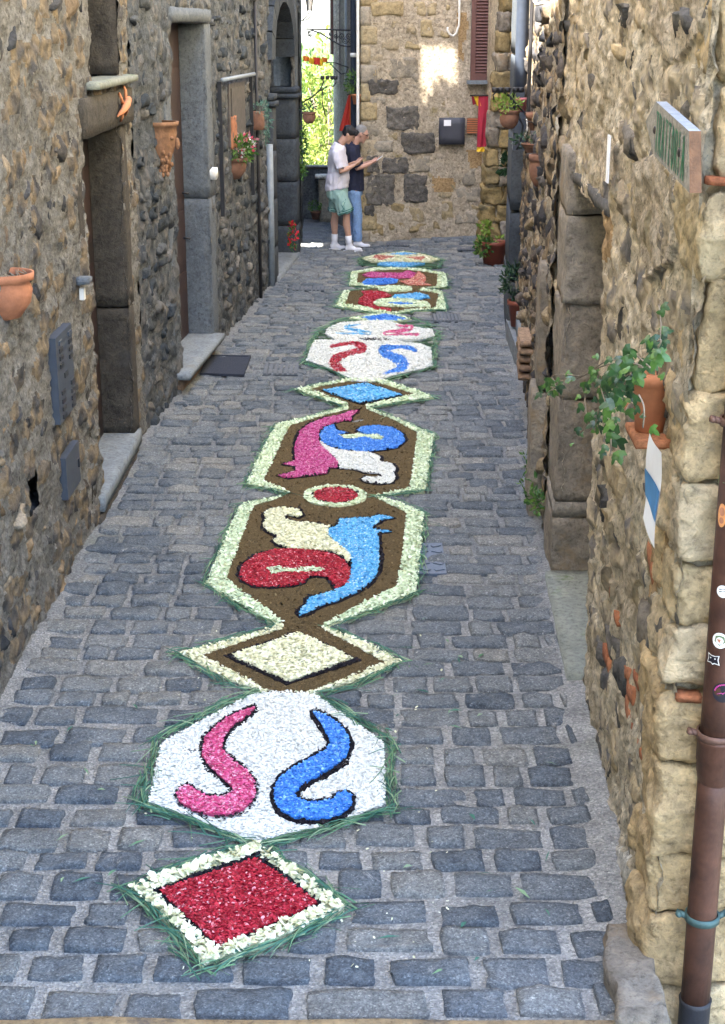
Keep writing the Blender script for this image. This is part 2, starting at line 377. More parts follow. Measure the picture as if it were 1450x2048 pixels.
M['mat_rubber'] = plain_mat('doormat', (.035, .042, .062), .9, 1.0, 120, .5)
M['iron_cover'] = plain_mat('iron_cover', (.11, .14, .19), .5, .3, 60, .4, .3)
M['drain_bar'] = plain_mat('drain_bar', (.12, .13, .145), .8, .4, 60, .6)
M['grate'] = plain_mat('grate_bed', (.055, .066, .082), .7, .3, 60, .4)
M['red_cloth'] = plain_mat('red_cloth', (.36, .022, .045), .8, .1, 30, .2)
M['flag_red'] = plain_mat('flag_red', (.62, .05, .03), .7, .1, 30, .2)
M['flag_orange'] = plain_mat('flag_orange', (.80, .22, .04), .7, .1, 30, .2)
M['flag_yellow'] = plain_mat('flag_yellow', (.80, .50, .03), .7, .1, 30, .2)
M['skin_young'] = plain_mat('skin_young', (.50, .29, .21), .55, .05, 30, .12)
M['skin_old'] = plain_mat('skin_old', (.52, .30, .23), .55, .05, 30, .15)
M['hair_black'] = plain_mat('hair_black', (.010, .009, .012), .5, .6, 90, .5)
M['hair_grey'] = plain_mat('hair_grey', (.25, .245, .24), .6, .8, 90, .5)
M['shirt_white'] = plain_mat('shirt_white', (.66, .63, .70), .85, .15, 18, .10)
M['shirt_navy'] = plain_mat('shirt_navy', (.016, .020, .048), .85, .15, 18, .25)
M['shorts_mint'] = plain_mat('shorts_mint', (.30, .46, .42), .75, .1, 18, .12)
M['trim_green'] = plain_mat('trim_green', (.01, .14, .12), .7, .05, 18, .1)
M['jeans'] = plain_mat('jeans', (.20, .32, .55), .85, .2, 30, .35)
M['sock'] = plain_mat('sock', (.75, .74, .78), .9, .1, 30, .08)
M['shoe'] = plain_mat('shoe', (.72, .71, .75), .6, .1, 30, .10)
M['shoe_dark'] = plain_mat('shoe_dark', (.03, .03, .04), .6, .1, 30, .10)
M['phone'] = plain_mat('phone', (.75, .76, .80), .2, .0, 30, .03)
M['lens'] = plain_mat('glasses', (.02, .015, .015), .3, .0, 30, .03)
M['bark'] = plain_mat('bark', (.22, .18, .13), .9, .8, 14, .6)
M['grass_far'] = mortar_mat('hill_grass', [(.3, (.045, .075, .02)), (.6, (.09, .13, .04))], .05)
# planting and petals
M['leaf_tree'] = island_mat('leaf_tree', [(.11, .16, .025), (.20, .25, .045), (.32, .34, .09)], .55, .35)
M['leaf_tree2'] = island_mat('leaf_tree2', [(.04, .09, .02), (.07, .13, .03), (.11, .16, .045)], .55, .3)
M['leaf_ivy'] = island_mat('leaf_ivy', [(.012, .042, .018), (.028, .078, .022), (.075, .165, .028)], .38, .12, spec=.5)
M['leaf_green'] = island_mat('leaf_green', [(.03, .085, .025), (.07, .16, .03), (.13, .22, .04)], .5, .15)
M['leaf_dark'] = island_mat('leaf_dark', [(.010, .034, .016), (.025, .065, .025)], .4, .08, spec=.5)
M['leaf_succ'] = island_mat('leaf_succ', [(.06, .14, .11), (.13, .24, .19)], .5, .1)
M['leaf_lime'] = island_mat('leaf_lime', [(.16, .26, .04), (.24, .34, .06)], .5, .2)
M['flower_red'] = island_mat('flower_red', [(.45, .01, .02), (.62, .03, .05)], .6, .15)
M['flower_mix'] = island_mat('flower_mix', [(.55, .07, .12), (.62, .28, .34), (.70, .66, .68)], .6, .15, 'CONSTANT')
M['grass'] = island_mat('cut_grass', [(.035, .12, .085), (.075, .20, .14), (.13, .26, .13), (.30, .40, .24)], .6, .2)
M['p_red'] = island_mat('petal_red', [(.0, (.20, .004, .014)), (.45, (.42, .010, .030)), (.85, (.58, .028, .055)), (.93, (.72, .16, .20)), (1, (.80, .45, .48))], .6, .15)
M['p_pink'] = island_mat('petal_pink', [(.0, (.52, .03, .14)), (.5, (.72, .10, .27)), (.8, (.80, .25, .43)), (1, (.85, .52, .62))], .6, .15)
M['p_magenta'] = island_mat('petal_magenta', [(.0, (.42, .025, .16)), (.5, (.60, .07, .29)), (.8, (.72, .20, .42)), (1, (.80, .46, .60))], .6, .15)
M['p_blue'] = island_mat('petal_blue', [(.0, (.03, .16, .56)), (.5, (.06, .27, .78)), (.85, (.13, .40, .86)), (1, (.36, .60, .92))], .6, .15)
M['p_sky'] = island_mat('petal_light_blue', [(.0, (.07, .36, .66)), (.5, (.13, .50, .82)), (.8, (.22, .58, .86)), (1, (.60, .80, .90))], .6, .15)
M['p_white'] = island_mat('petal_white', [(.0, (.70, .71, .66)), (.5, (.81, .82, .77)), (1, (.87, .87, .82))], .6, .15)
M['p_cream'] = island_mat('petal_cream', [(.0, (.62, .61, .37)), (.5, (.82, .81, .57)), (1, (.90, .89, .72))], .6, .15)
M['p_pale'] = island_mat('petal_pale', [(.0, (.50, .60, .38)), (.5, (.72, .82, .57)), (1, (.86, .91, .73))], .6, .15)
M['p_salmon'] = island_mat('petal_salmon', [(.0, (.46, .05, .05)), (.5, (.66, .25, .18)), (1, (.82, .62, .48))], .6, .15)
M['p_brown'] = island_mat('coffee_grounds', [(.0, (.055, .036, .015)), (.6, (.13, .09, .042)), (1, (.22, .16, .08))], .9)
M['p_black'] = island_mat('black_soil', [(.0, (.006, .005, .009)), (1, (.022, .018, .024))], .9)
def bed_mat(name, c, d):
    t = NT(name); n = t.noise(150, 5, .75)
    return t.end(t.ramp(n, [(.32, mul(c, .35)), (.5, c), (.68, d)]), .95, t.bump(n, 1.0, .012), .1)
BED = {'brown': bed_mat('coffee_bed', (.115, .080, .038), (.21, .155, .08)), 'black': bed_mat('black_bed', (.012, .010, .015), (.03, .026, .032))}
for k, c in dict(red=(.38, .010, .030), pink=(.62, .09, .20), magenta=(.50, .06, .19), blue=(.05, .25, .74), sky=(.10, .40, .72), white=(.74, .76, .74), cream=(.74, .73, .50), pale=(.68, .71, .46), salmon=(.58, .20, .15), grassbed=(.05, .09, .05)).items():
    BED[k] = bed_mat(k + '_bed', c, mul(c, 1.15))

# ================================================================== SETTING: ground and street
def xl(Y):   # left edge of the paving
    return -1.80 if Y < 11.9 else -1.80 + (Y - 11.9) * (.85 / 10.8)
def xr(Y):
    if Y < 8.5: return .965 + (Y - 4.49) * .0424
    if Y < 9.9: return 1.135 + (Y - 8.5) * .07
    return 1.235 + (Y - 9.9) * .0727
def gz(x, y):
    return .12 * np.clip((np.asarray(y) - 22.2) / 1.3, 0, 1) * np.clip(np.asarray(x) / 1.8, 0, 1)
def structure(o, name=None):
    o['kind'] = 'structure'; return o
# terrain far below the town and out to the horizon
b = MB(); s_ = 2500
b.add([(-s_, -s_, -16), (s_, -s_, -16), (s_, s_, -16), (-s_, s_, -16)], [(0, 1, 2, 3)])
structure(b.build('terrain', M['grass_far']))
# the hill the street stands on
b = MB(); b.add([(-14, -14, -.75), (14, -14, -.75), (14, 27.2, -.75), (-14, 27.2, -.75), (-16, -16, -16), (16, -16, -16), (16, 30, -16), (-16, 30, -16)],
                [(0, 1, 2, 3), (0, 4, 5, 1), (1, 5, 6, 2), (2, 6, 7, 3), (3, 7, 4, 0)])
structure(b.build('hill', M['joint'], smooth=False))
# street bed: the cement between the setts
xs = np.arange(-2.6, 3.0, .055); ys = np.concatenate([np.arange(3.2, 10, .055), np.arange(10, 27.2, .10)])
X, Y = np.meshgrid(xs, ys, indexing='ij')
Z = -.012 + .006 * fbm2(X * 7, Y * 7, 3, 4) + gz(X, Y)
edge = np.minimum(X - np.vectorize(xl)(Y), np.vectorize(xr)(Y) - X)
Z = Z + .03 * np.clip(1 - edge / .16, 0, 1) * (1 + .6 * fbm2(X * 9, Y * 9, 5, 3))
Z = np.where((X > 1.0) & (Y < 4.62), -.6, Z)
nx, ny = X.shape
I = np.arange(nx * ny).reshape(nx, ny)
faces = np.stack([I[:-1, :-1], I[1:, :-1], I[1:, 1:], I[:-1, 1:]], -1).reshape(-1, 4)
me = bpy.data.meshes.new('street'); me.from_pydata(np.stack([X, Y, Z], -1).reshape(-1, 3).tolist(), [], faces.tolist()); me.materials.append(M['joint'])
me.polygons.foreach_set('use_smooth', [True] * len(me.polygons))
street = structure(link(bpy.data.objects.new('street', me)))

# carpets are drawn here first (in plan) so that no sett is laid under their middle
def G(pts, ox, oy, k):                      # points measured on an enlargement -> plan
    return [gp(ox + x / k, oy + y / k) for x, y in pts]
def inpoly(P, poly):
    P = np.asarray(P); poly = np.asarray(poly); x, y = P[:, 0], P[:, 1]; r = np.zeros(len(P), bool)
    x1, y1 = poly[:, 0], poly[:, 1]; x2, y2 = np.roll(x1, -1), np.roll(y1, -1)
    for a, b_, c, d in zip(x1, y1, x2, y2):
        if b_ == d: continue
        m = ((b_ > y) != (d > y)) & (x < (c - a) * (y - b_) / (d - b_) + a); r ^= m
    return r
def stroke(pts, ox, oy, k, grow=0):
    P = np.array([(a, b_) for a, b_, w in pts], float); w = np.array([c for *_, c in pts], float) / 1.0
    t = np.gradient(P, axis=0); t /= np.linalg.norm(t, axis=1, keepdims=True); n = np.stack([-t[:, 1], t[:, 0]], 1)
    hw = w / 2 + grow; L = P + n * hw[:, None]; Rr = P - n * hw[:, None]
    e0 = [P[0] - t[0] * (hw[0] * .8)]; e1 = [P[-1] + t[-1] * hw[-1] * .8 + n[-1] * hw[-1] * .55, P[-1] + t[-1] * hw[-1] * .8 - n[-1] * hw[-1] * .55]
    return G(list(map(tuple, L)) + list(map(tuple, e1)) + list(map(tuple, Rr[::-1])) + list(map(tuple, e0)), ox, oy, k)
def smooth(pts, it=1):
    P = np.array(pts, float)
    for _ in range(it):
        Q = np.roll(P, -1, 0); P = np.stack([P * .75 + Q * .25, P * .25 + Q * .75], 1).reshape(-1, P.shape[1])
    return [tuple(p) for p in P]
def oval(cx, cy, rx, ry, n=28):
    return [(cx + rx * math.cos(2 * math.pi * i / n), cy + ry * math.sin(2 * math.pi * i / n)) for i in range(n)]
def densify_stroke(pts, n=5):
    P = np.array(pts, float); out = []
    for i in range(len(P) - 1):
        p0, p1, p2, p3 = P[max(i - 1, 0)], P[i], P[i + 1], P[min(i + 2, len(P) - 1)]
        for j in range(n):
            t = j / n
            out.append(.5 * ((2 * p1) + (-p0 + p2) * t + (2 * p0 - 5 * p1 + 4 * p2 - p3) * t * t + (-p0 + 3 * p1 - 3 * p2 + p3) * t ** 3))
    out.append(P[-1]); return [tuple(p) for p in out]
def scaled(poly, k):
    P = np.array(poly); c = P.mean(0); return [tuple(p) for p in c + (P - c) * k]
def grow(poly, d):                          # push an outline outwards by d metres
    P = np.array(poly); A = P - np.roll(P, 1, 0); B = np.roll(P, -1, 0) - P
    area = np.sum(P[:, 0] * np.roll(P[:, 1], -1) - np.roll(P[:, 0], -1) * P[:, 1])
    A /= np.linalg.norm(A, axis=1, keepdims=True) + 1e-9; B /= np.linalg.norm(B, axis=1, keepdims=True) + 1e-9
    n = np.stack([A[:, 1] + B[:, 1], -A[:, 0] - B[:, 0]], 1); n /= np.linalg.norm(n, axis=1, keepdims=True) + 1e-9
    return [tuple(p) for p in P + n * d * (1 if area > 0 else -1)]
ZA = (240, 1660, 2.9); ZB = (240, 1370, 2.4167); ZC = (340, 1200, 2.9); ZD = (390, 970, 2.9); ZE = (480, 760, 3.452); ZF = (580, 620, 4.531); ZG = (650, 490, 5.37)
FULL = (0, 0, 1)
PANELS = []
# 1 red diamond
PANELS.append(dict(label='small flower carpet diamond, red petals inside a cream petal border, nearest of all', outline=G([(55, 370), (420, 210), (800, 100), (1060, 290), (1315, 480), (1000, 640), (480, 820), (400, 720), (330, 620), (190, 480)], *ZA), regs=[
    ('cream_border', 'cream', G([(60, 370), (420, 225), (800, 108), (1060, 290), (1300, 480), (1000, 620), (480, 810), (330, 600), (200, 480)], *ZA)),
    ('black_edging', 'black', G([(180, 378), (800, 158), (1190, 470), (560, 728)], *ZA)),
    ('red_petals', 'red', G([(230, 386), (790, 200), (1150, 460), (575, 715)], *ZA))], big=1.35))
# 2 white hexagon with pink and blue curls
pink = densify_stroke([(652, 138, 6), (590, 172, 30), (515, 220, 48), (455, 300, 86), (455, 370, 96), (520, 435, 96), (588, 495, 104), (598, 555, 106), (540, 605, 92), (450, 615, 84), (370, 592, 82), (318, 560, 90)])
blue = densify_stroke([(935, 160, 5), (990, 205, 50), (1040, 258, 78), (1062, 315, 92), (1030, 375, 92), (940, 430, 88), (850, 482, 92), (800, 540, 100), (806, 600, 96), (880, 637, 84), (970, 640, 80), (1050, 622, 82), (1085, 588, 84)])
PANELS.append(dict(label='white hexagonal flower carpet with a pink curl and a blue curl edged in black', outline=G([(640, 55), (790, 40), (945, 55), (1120, 170), (1300, 290), (1300, 620), (960, 720), (690, 780), (600, 770), (330, 670), (115, 600), (185, 285), (400, 165)], *ZB), regs=[
    ('white_petals', 'white', G([(640, 62), (790, 48), (940, 62), (1100, 175), (1275, 300), (1282, 600), (960, 712), (690, 765), (600, 765), (340, 655), (140, 585), (200, 300), (410, 185)], *ZB)),
    ('black_edging', 'black', stroke(pink, *ZB, grow=19)), ('black_edging', 'black', stroke(blue, *ZB, grow=20)),
    ('pink_curl', 'pink', stroke(pink, *ZB)), ('blue_curl', 'blue', stroke(blue, *ZB))], big=1.0))
# 3 brown diamond
PANELS.append(dict(label='brown flower carpet diamond with a cream lozenge, touching the white hexagon', outline=G([(45, 325), (400, 235), (640, 170), (895, 178), (1150, 270), (1355, 380), (1100, 500), (820, 570), (690, 562), (560, 565), (330, 500)], *ZC), regs=[
    ('cream_border', 'cream', G([(60, 330), (400, 240), (640, 172), (895, 180), (1150, 275), (1340, 380), (1100, 490), (820, 565), (690, 558), (560, 560), (330, 480)], *ZC)),
    ('coffee_grounds', 'brown', G([(175, 345), (648, 190), (645, 165), (892, 165), (892, 190), (1250, 385), (1000, 490), (830, 560), (570, 560), (400, 460)], *ZC)),
    ('black_edging', 'black', G([(310, 350), (740, 210), (1110, 380), (680, 522)], *ZC)),
    ('cream_lozenge', 'cream', G([(358, 354), (750, 220), (1062, 370), (690, 506)], *ZC))], big=1.0))
# 4 two big brown lobes
crm = [(625, 195), (600, 165), (520, 155), (440, 160), (400, 185), (410, 220), (400, 260), (420, 290), (460, 310), (485, 325), (455, 345), (480, 370), (560, 390), (700, 400), (800, 410), (860, 440), (890, 475), (905, 440), (880, 400), (820, 360), (770, 320), (780, 262), (700, 245), (600, 240), (540, 225), (505, 205), (540, 195), (600, 212)]
sky_ = [(770, 280), (830, 258), (840, 220), (930, 215), (1020, 210), (1080, 195), (1150, 215), (1090, 225), (1040, 255), (1030, 280), (1140, 290), (1060, 302), (1065, 370), (1070, 460), (1055, 540), (1010, 600), (930, 650), (820, 700), (720, 730), (660, 765), (610, 785), (600, 765), (640, 720), (660, 680), (720, 665), (800, 640), (870, 610), (900, 560), (910, 480), (890, 410), (830, 370), (770, 310)]
redd = [(260, 540), (280, 485), (350, 430), (450, 400), (560, 395), (700, 402), (800, 425), (870, 465), (905, 520), (895, 590), (815, 628), (800, 595), (770, 560), (690, 552), (640, 562), (630, 590), (560, 608), (440, 618), (350, 610), (280, 580)]
sliv = [(420, 510), (480, 500), (560, 515), (640, 502), (720, 502), (755, 525), (690, 532), (600, 532), (520, 532), (450, 542), (425, 530)]
pnk = [(825, 230), (770, 235), (700, 260), (580, 285), (480, 325), (420, 370), (390, 440), (375, 510), (385, 580), (300, 605), (380, 620), (390, 650), (330, 670), (265, 685), (330, 700), (430, 690), (530, 680), (600, 665), (610, 630), (670, 630), (680, 590), (640, 550), (590, 500), (545, 450), (545, 380), (580, 345), (650, 320), (720, 300), (770, 305), (770, 275)]
blr = [(650, 330), (580, 350), (550, 400), (560, 450), (620, 480), (720, 505), (840, 520), (960, 510), (1080, 490), (1140, 440), (1120, 390), (1050, 350), (940, 335), (840, 345), (805, 375), (860, 395), (940, 400), (990, 420), (960, 437), (900, 427), (860, 415), (790, 430), (720, 430), (680, 400), (740, 385), (670, 370), (655, 350)]
slv2 = [(685, 405), (740, 405), (820, 393), (870, 408), (940, 398), (992, 415), (987, 437), (920, 434), (860, 415), (800, 427), (730, 432)]
wht = [(550, 440), (590, 470), (660, 500), (760, 515), (880, 520), (940, 540), (975, 560), (970, 590), (1050, 600), (1075, 640), (1060, 665), (1075, 700), (1050, 735), (960, 742), (880, 730), (840, 710), (870, 690), (930, 697), (985, 692), (960, 670), (870, 665), (800, 640), (690, 635), (680, 600), (660, 560), (600, 520), (555, 470)]
def gD(p): return G(p, *ZD)
def gE(p): return G(p, *ZE)
def edge_of(p, d=.022): return grow(p, d)
outl = G([(694, 819), (620, 838), (552, 854), (520, 915), (494, 974), (540, 984), (583, 994), (530, 1005), (482, 1015), (448, 1090), (412, 1173), (490, 1222), (562, 1262), (649, 1263), (740, 1228), (832, 1192), (840, 1110), (847, 1032), (800, 1012), (749, 998), (800, 992), (850, 986), (858, 930), (868, 876), (800, 845), (737, 820)], *FULL)
brn = G([(697, 815), (697, 823), (640, 838), (577, 857), (550, 915), (525, 968), (550, 978), (580, 992), (545, 1006), (505, 1018), (478, 1090), (450, 1165), (505, 1208), (566, 1253), (564, 1266), (648, 1266), (650, 1257), (720, 1218), (796, 1180), (808, 1110), (815, 1032), (780, 1015), (747, 998), (785, 990), (822, 982), (830, 925), (837, 871), (790, 846), (735, 823), (735, 815)], *FULL)
PANELS.append(dict(label='largest flower carpet, two brown lobes with curled motifs round a red disc', outline=outl, regs=[
    ('cream_border', 'pale', outl), ('coffee_grounds', 'brown', brn),
    ('black_edging', 'black', edge_of(gD(redd))), ('black_edging', 'black', edge_of(gD(crm))), ('black_edging', 'black', edge_of(gD(sky_), .025)),
    ('black_edging', 'black', edge_of(gE(pnk))), ('black_edging', 'black', edge_of(gE(wht))), ('black_edging', 'black', edge_of(gE(blr))),
    ('red_curl', 'red', gD(redd)), ('pale_sliver', 'pale', gD(sliv)), ('cream_curl', 'cream', gD(crm)), ('light_blue_curl', 'sky', gD(sky_)),
    ('white_curl', 'white', gE(wht)), ('pink_curl', 'magenta', gE(pnk)), ('blue_curl', 'blue', gE(blr)), ('pale_sliver', 'pale', gE(slv2)),
    ('pale_ring', 'pale', G(oval(670, 999, 63, 21.5), *FULL)), ('black_edging', 'black', G(oval(671, 998, 48, 17.5), *FULL)), ('red_disc', 'red', G(oval(671, 998, 44.5, 15.5), *FULL))], big=1.0))
# 5 blue lozenge
PANELS.append(dict(label='brown flower carpet diamond with a light blue lozenge, behind the brown lobes', outline=G([(40, 745), (300, 690), (540, 650), (840, 658), (1100, 740), (1315, 820), (1000, 860), (700, 912), (520, 908), (330, 840)], *ZF), regs=[
    ('pale_border', 'pale', G([(50, 745), (300, 692), (540, 650), (840, 658), (1100, 742), (1300, 820), (1000, 858), (700, 910), (520, 905), (330, 838)], *ZF)),
    ('coffee_grounds', 'brown', G([(165, 740), (520, 667), (790, 680), (1150, 790), (705, 888), (700, 915), (522, 915), (520, 880)], *ZF)),
    ('black_edging', 'black', G([(280, 755), (680, 684), (1060, 805), (630, 887)], *ZF)),
    ('light_blue_lozenge', 'sky', G([(302, 758), (680, 693), (1015, 800), (627, 877)], *ZF))], big=1.1))
# 6 white hexagons further on
s1 = densify_stroke([(372, 360, 30), (480, 340, 34), (580, 332, 40), (655, 372, 92), (600, 402, 60), (500, 432, 56), (420, 472, 90), (400, 510, 96), (440, 550, 80), (515, 585, 10)])
s2 = densify_stroke([(1140, 400, 34), (1080, 372, 40), (960, 365, 36), (850, 382, 78), (850, 412, 80), (920, 450, 80), (1010, 500, 110), (1020, 540, 92), (960, 575, 50), (850, 610, 10)])
s3 = densify_stroke([(640, 158, 8), (500, 182, 24), (570, 208, 28), (730, 238, 26), (600, 242, 18), (420, 240, 8)]); s4 = densify_stroke([(965, 166, 10), (1105, 188, 44), (1000, 215, 36), (850, 242, 34), (1000, 248, 22), (1160, 250, 28)])
wl = [(230, 300), (200, 340), (150, 480), (340, 545), (450, 600), (540, 645), (560, 668), (680, 680), (800, 675), (850, 645), (1000, 605), (1200, 560), (1290, 525), (1275, 370), (1180, 330), (900, 300), (600, 292)]
wu = [(340, 190), (450, 140), (700, 122), (880, 118), (1050, 168), (1290, 200), (1310, 260), (1200, 292), (900, 302), (600, 294), (420, 292), (320, 240)]
PANELS.append(dict(label='white flower carpet with thin red and blue curls, behind the blue lozenge', outline=G([(210, 300), (130, 495), (340, 555), (540, 645), (690, 685), (860, 650), (1200, 570), (1310, 530), (1300, 370), (1340, 210), (1060, 150), (700, 108), (430, 125), (300, 190), (210, 270)], *ZF), regs=[
    ('cut_grass_bed', 'grassbed', G([(210, 300), (130, 495), (340, 555), (540, 645), (690, 685), (860, 650), (1200, 570), (1310, 530), (1300, 370), (1340, 210), (1060, 150), (700, 108), (430, 125), (300, 190), (210, 270)], *ZF)),
    ('white_petals', 'white', G(wl, *ZF)), ('white_petals', 'white', G(wu, *ZF)),
    ('dark_oval', 'black', G(oval(770, 293, 142, 15), *ZF)),
    ('red_curl', 'red', stroke(s1, *ZF)), ('blue_curl', 'blue', stroke(s2, *ZF)), ('light_blue_curl', 'sky', stroke(s3, *ZF)), ('pink_curl', 'pink', stroke(s4, *ZF))], big=1.15))
# 7 blue strip
PANELS.append(dict(label='low blue flower carpet diamond fringed with grass, half way to the people', outline=G([(430, 110), (640, 75), (860, 45), (1120, 95), (1290, 165), (1060, 150), (700, 106)], *ZF), regs=[
    ('cut_grass_bed', 'grassbed', G([(430, 112), (640, 78), (860, 45), (1120, 98), (1290, 165), (1060, 150), (700, 108)], *ZF)),
    ('pale_border', 'pale', G([(530, 98), (860, 48), (1110, 103), (1000, 125), (700, 122)], *ZF)),
    ('blue_petals', 'blue', G([(640, 92), (760, 76), (870, 58), (1070, 104), (1000, 122), (710, 120)], *ZF))], big=1.2))
# 8 far brown pair
PANELS.append(dict(label='far brown flower carpet of two flat lobes with red, pink and blue motifs', outline=G([(285, 310), (560, 270), (800, 266), (1050, 283), (1290, 330), (1312, 480), (1050, 492), (1255, 530), (1300, 720), (1000, 722), (760, 768), (480, 742), (120, 682), (200, 520), (540, 481), (265, 452)], *ZG), regs=[
    ('pale_border', 'pale', G([(285, 310), (560, 270), (800, 266), (1050, 283), (1290, 330), (1312, 480), (1050, 492), (1255, 530), (1300, 720), (1000, 722), (760, 768), (480, 742), (120, 682), (200, 520), (540, 481), (265, 452)], *ZG)),
    ('coffee_grounds', 'brown', G([(260, 512), (550, 482), (700, 528), (1000, 502), (1232, 545), (1195, 700), (900, 720), (740, 752), (500, 702), (210, 662)], *ZG)),
    ('coffee_grounds', 'brown', G([(350, 320), (600, 290), (800, 280), (1050, 300), (1217, 330), (1207, 470), (950, 510), (750, 490), (590, 472), (333, 432)], *ZG)),
    ('pale_oval', 'pale', G(oval(755, 495, 185, 33), *ZG)),
    ('red_curl', 'red', G([(390, 520), (520, 518), (650, 530), (712, 570), (560, 610), (510, 660), (560, 690), (710, 712), (700, 742), (540, 722), (360, 650), (370, 600), (430, 560)], *ZG)),
    ('light_blue_curl', 'sky', G([(720, 590), (750, 560), (1000, 538), (1115, 570), (1120, 592), (1000, 612), (870, 602)], *ZG)),
    ('cream_curl', 'pale', G([(508, 650), (560, 615), (700, 602), (900, 602), (1100, 640), (1138, 692), (900, 692), (600, 682)], *ZG)),
    ('blue_sliver', 'blue', G([(665, 650), (760, 640), (960, 655), (950, 668), (760, 672)], *ZG)),
    ('pink_curl', 'magenta', G([(400, 345), (500, 308), (560, 318), (800, 326), (900, 300), (985, 330), (950, 378), (700, 382), (450, 365)], *ZG)),
    ('blue_curl', 'blue', G([(395, 435), (450, 388), (700, 380), (785, 395), (770, 432), (560, 452), (430, 462)], *ZG)),
    ('salmon_curl', 'salmon', G([(800, 412), (900, 398), (960, 358), (1000, 306), (1070, 350), (1085, 400), (1060, 430), (1145, 457), (900, 452)], *ZG))], big=1.35))
# 9 farthest
PANELS.append(dict(label='farthest oval flower carpet, cream with red tongues, at the feet of the two men', outline=G([(360, 165), (600, 110), (850, 88), (1060, 115), (1260, 175), (1220, 262), (800, 272), (400, 232)], *ZG), regs=[
    ('cut_grass_bed', 'grassbed', G([(360, 170), (600, 115), (850, 92), (1060, 118), (1260, 178), (1220, 258), (800, 270), (400, 230)], *ZG)),
    ('cream_petals', 'cream', G([(400, 160), (600, 113), (850, 93), (1050, 118), (1230, 175), (1150, 197), (850, 208), (500, 200)], *ZG)),
    ('light_blue_petals', 'sky', G([(640, 122), (850, 100), (1000, 116), (850, 132)], *ZG)),
    ('red_petals', 'salmon', G([(540, 130), (760, 145), (600, 190), (510, 160)], *ZG)), ('red_petals', 'salmon', G([(850, 155), (1080, 148), (1030, 192), (940, 170)], *ZG)),
    ('light_blue_petals', 'sky', G([(560, 235), (600, 213), (800, 210), (1080, 222), (830, 266)], *ZG))], big=1.4))

# setts: rows across the street
sett_meshes = []
for k in range(12):
    me = rblock_mesh('sett', (.25, .175, .09),   .014, .036, M['sett'], amp=.008, freq=14, seed=k, low=.017)
    sett_meshes.append(me)
items = []; y = 4.235; rr = random.Random(5); panel_polys = [scaled(p['outline'], .86) for p in PANELS]
while y < 23.3:
    pitch = rr.uniform(.165, .208); yc = y + pitch / 2
    x = xl(yc) + rr.uniform(.0, .10); right = xr(yc) - .03
    sk = rr.uniform(-.018, .018); ph_ = rr.uniform(0, 6.28); am_ = rr.uniform(.004, .014)
    while x < right - .06:
        w = rr.choice([.17, .2, .22, .25, .27, .30, .33]) * rr.uniform(.93, 1.07)
        if rr.random() < .06: w *= 1.5
        if x + w > right: w = right - x
        if w < .07: break
        nr = max(0, min(1, (8.5 - yc) / 3.5)); gap = rr.uniform(.012, .034) + .018 * nr; cx = x + w / 2
        d = pitch - rr.uniform(.010, .036) - .016 * nr
        yy = yc + sk * cx + am_ * math.sin(cx * 2.6 + ph_) + rr.uniform(-.010, .010)
        zt = rr.uniform(-.002, .009) + float(gz(cx, yy))
        Mx = Matrix.Translation((cx, yy, zt - .040)) @ Matrix.Rotation(rr.uniform(-.035, .035), 4, 'Z') @ Matrix.Rotation(rr.uniform(-.02, .02), 4, 'X') @ Matrix.Rotation(rr.uniform(-.02, .02), 4, 'Y') @ Matrix.Diagonal(((w - gap) / .25, d / .175, 1, 1))
        items.append((rr.randrange(12), Mx, cx, yy)); x += w
    y += pitch
# alley beyond the corner
y = 23.3
while y < 26.2:
    x = -1.05
    while x < -.02 - (y - 23.5) * .14:
        w = rr.uniform(.16, .3); items.append((rr.randrange(12), Matrix.Translation((x + w / 2, y + .09, -.038)) @ Matrix.Diagonal(((w - .03) / .25, .155 / .175, 1, 1)), x, y)); x += w
    y += .185
cen = np.array([(i[2], i[3]) for i in items]); hid = np.zeros(len(items), bool)
for p in panel_polys:
    hid |= inpoly(cen, p) & inpoly(cen + (.12, 0), p) & inpoly(cen - (.12, 0), p) & inpoly(cen + (0, .1), p) & inpoly(cen - (0, .1), p)
items = [i for i, h_ in zip(items, hid) if not h_ and not (.36 < i[2] < .52 and 8.5 < i[3] < 9.12)]
items.sort(key=lambda i: i[3])
for k, Mx, *_ in items[:300]: put('sett', sett_meshes[k], Mx, street)
join_inst(sett_meshes, [(k, Mx) for k, Mx, *_ in items[300:]], 'distant_setts', M['sett'], street)
# nosing of the step in front of the camera
me = rblock_mesh('step', (4.2, 1.3, .2), .03, .09, M['step'], amp=.012, freq=5, seed=3)
st = put('step', me, Matrix.Translation((-1.15, 3.57, -.068))); st['kind'] = 'structure'

# ================================================================== walls
class Wall:
    def __init__(s, p0, p1, out):
        s.p0 = np.array(p0, float); d = np.array(p1, float) - s.p0; s.L = np.linalg.norm(d); s.d = d / s.L
        n = np.array((s.d[1], -s.d[0])); s.n = n if n.dot(out) > 0 else -n
    def P(s, u, z, o=0.0):
        q = s.p0 + s.d * u + s.n * o; return (q[0], q[1], z)
    def Pv(s, u, z, o):
        q = s.p0[None] + u[:, None] * s.d + o[:, None] * s.n; return np.stack([q[:, 0], q[:, 1], z], 1)
    def mat(s, u, z, o=0.0, roll=0.0, sc_=(1, 1, 1)):
        y = Vector((*s.n, 0)); zz = Vector((0, 0, 1)); x = y.cross(zz)
        m = Matrix((x, y, zz)).transposed().to_4x4()
        return Matrix.Translation(s.P(u, z, o)) @ m @ Matrix.Rotation(roll, 4, 'Y') @ Matrix.Diagonal((*sc_, 1))
    def px(s, px, py, o=0.0):                # point of the wall seen at a pixel -> (u, z)
        d = ray(px, py); p = s.p0 + s.n * o
        t = p.dot(s.n) / (d[:2].dot(s.n)); q = d[:2] * t
        return float((q - s.p0).dot(s.d)), float(H + d[2] * t)
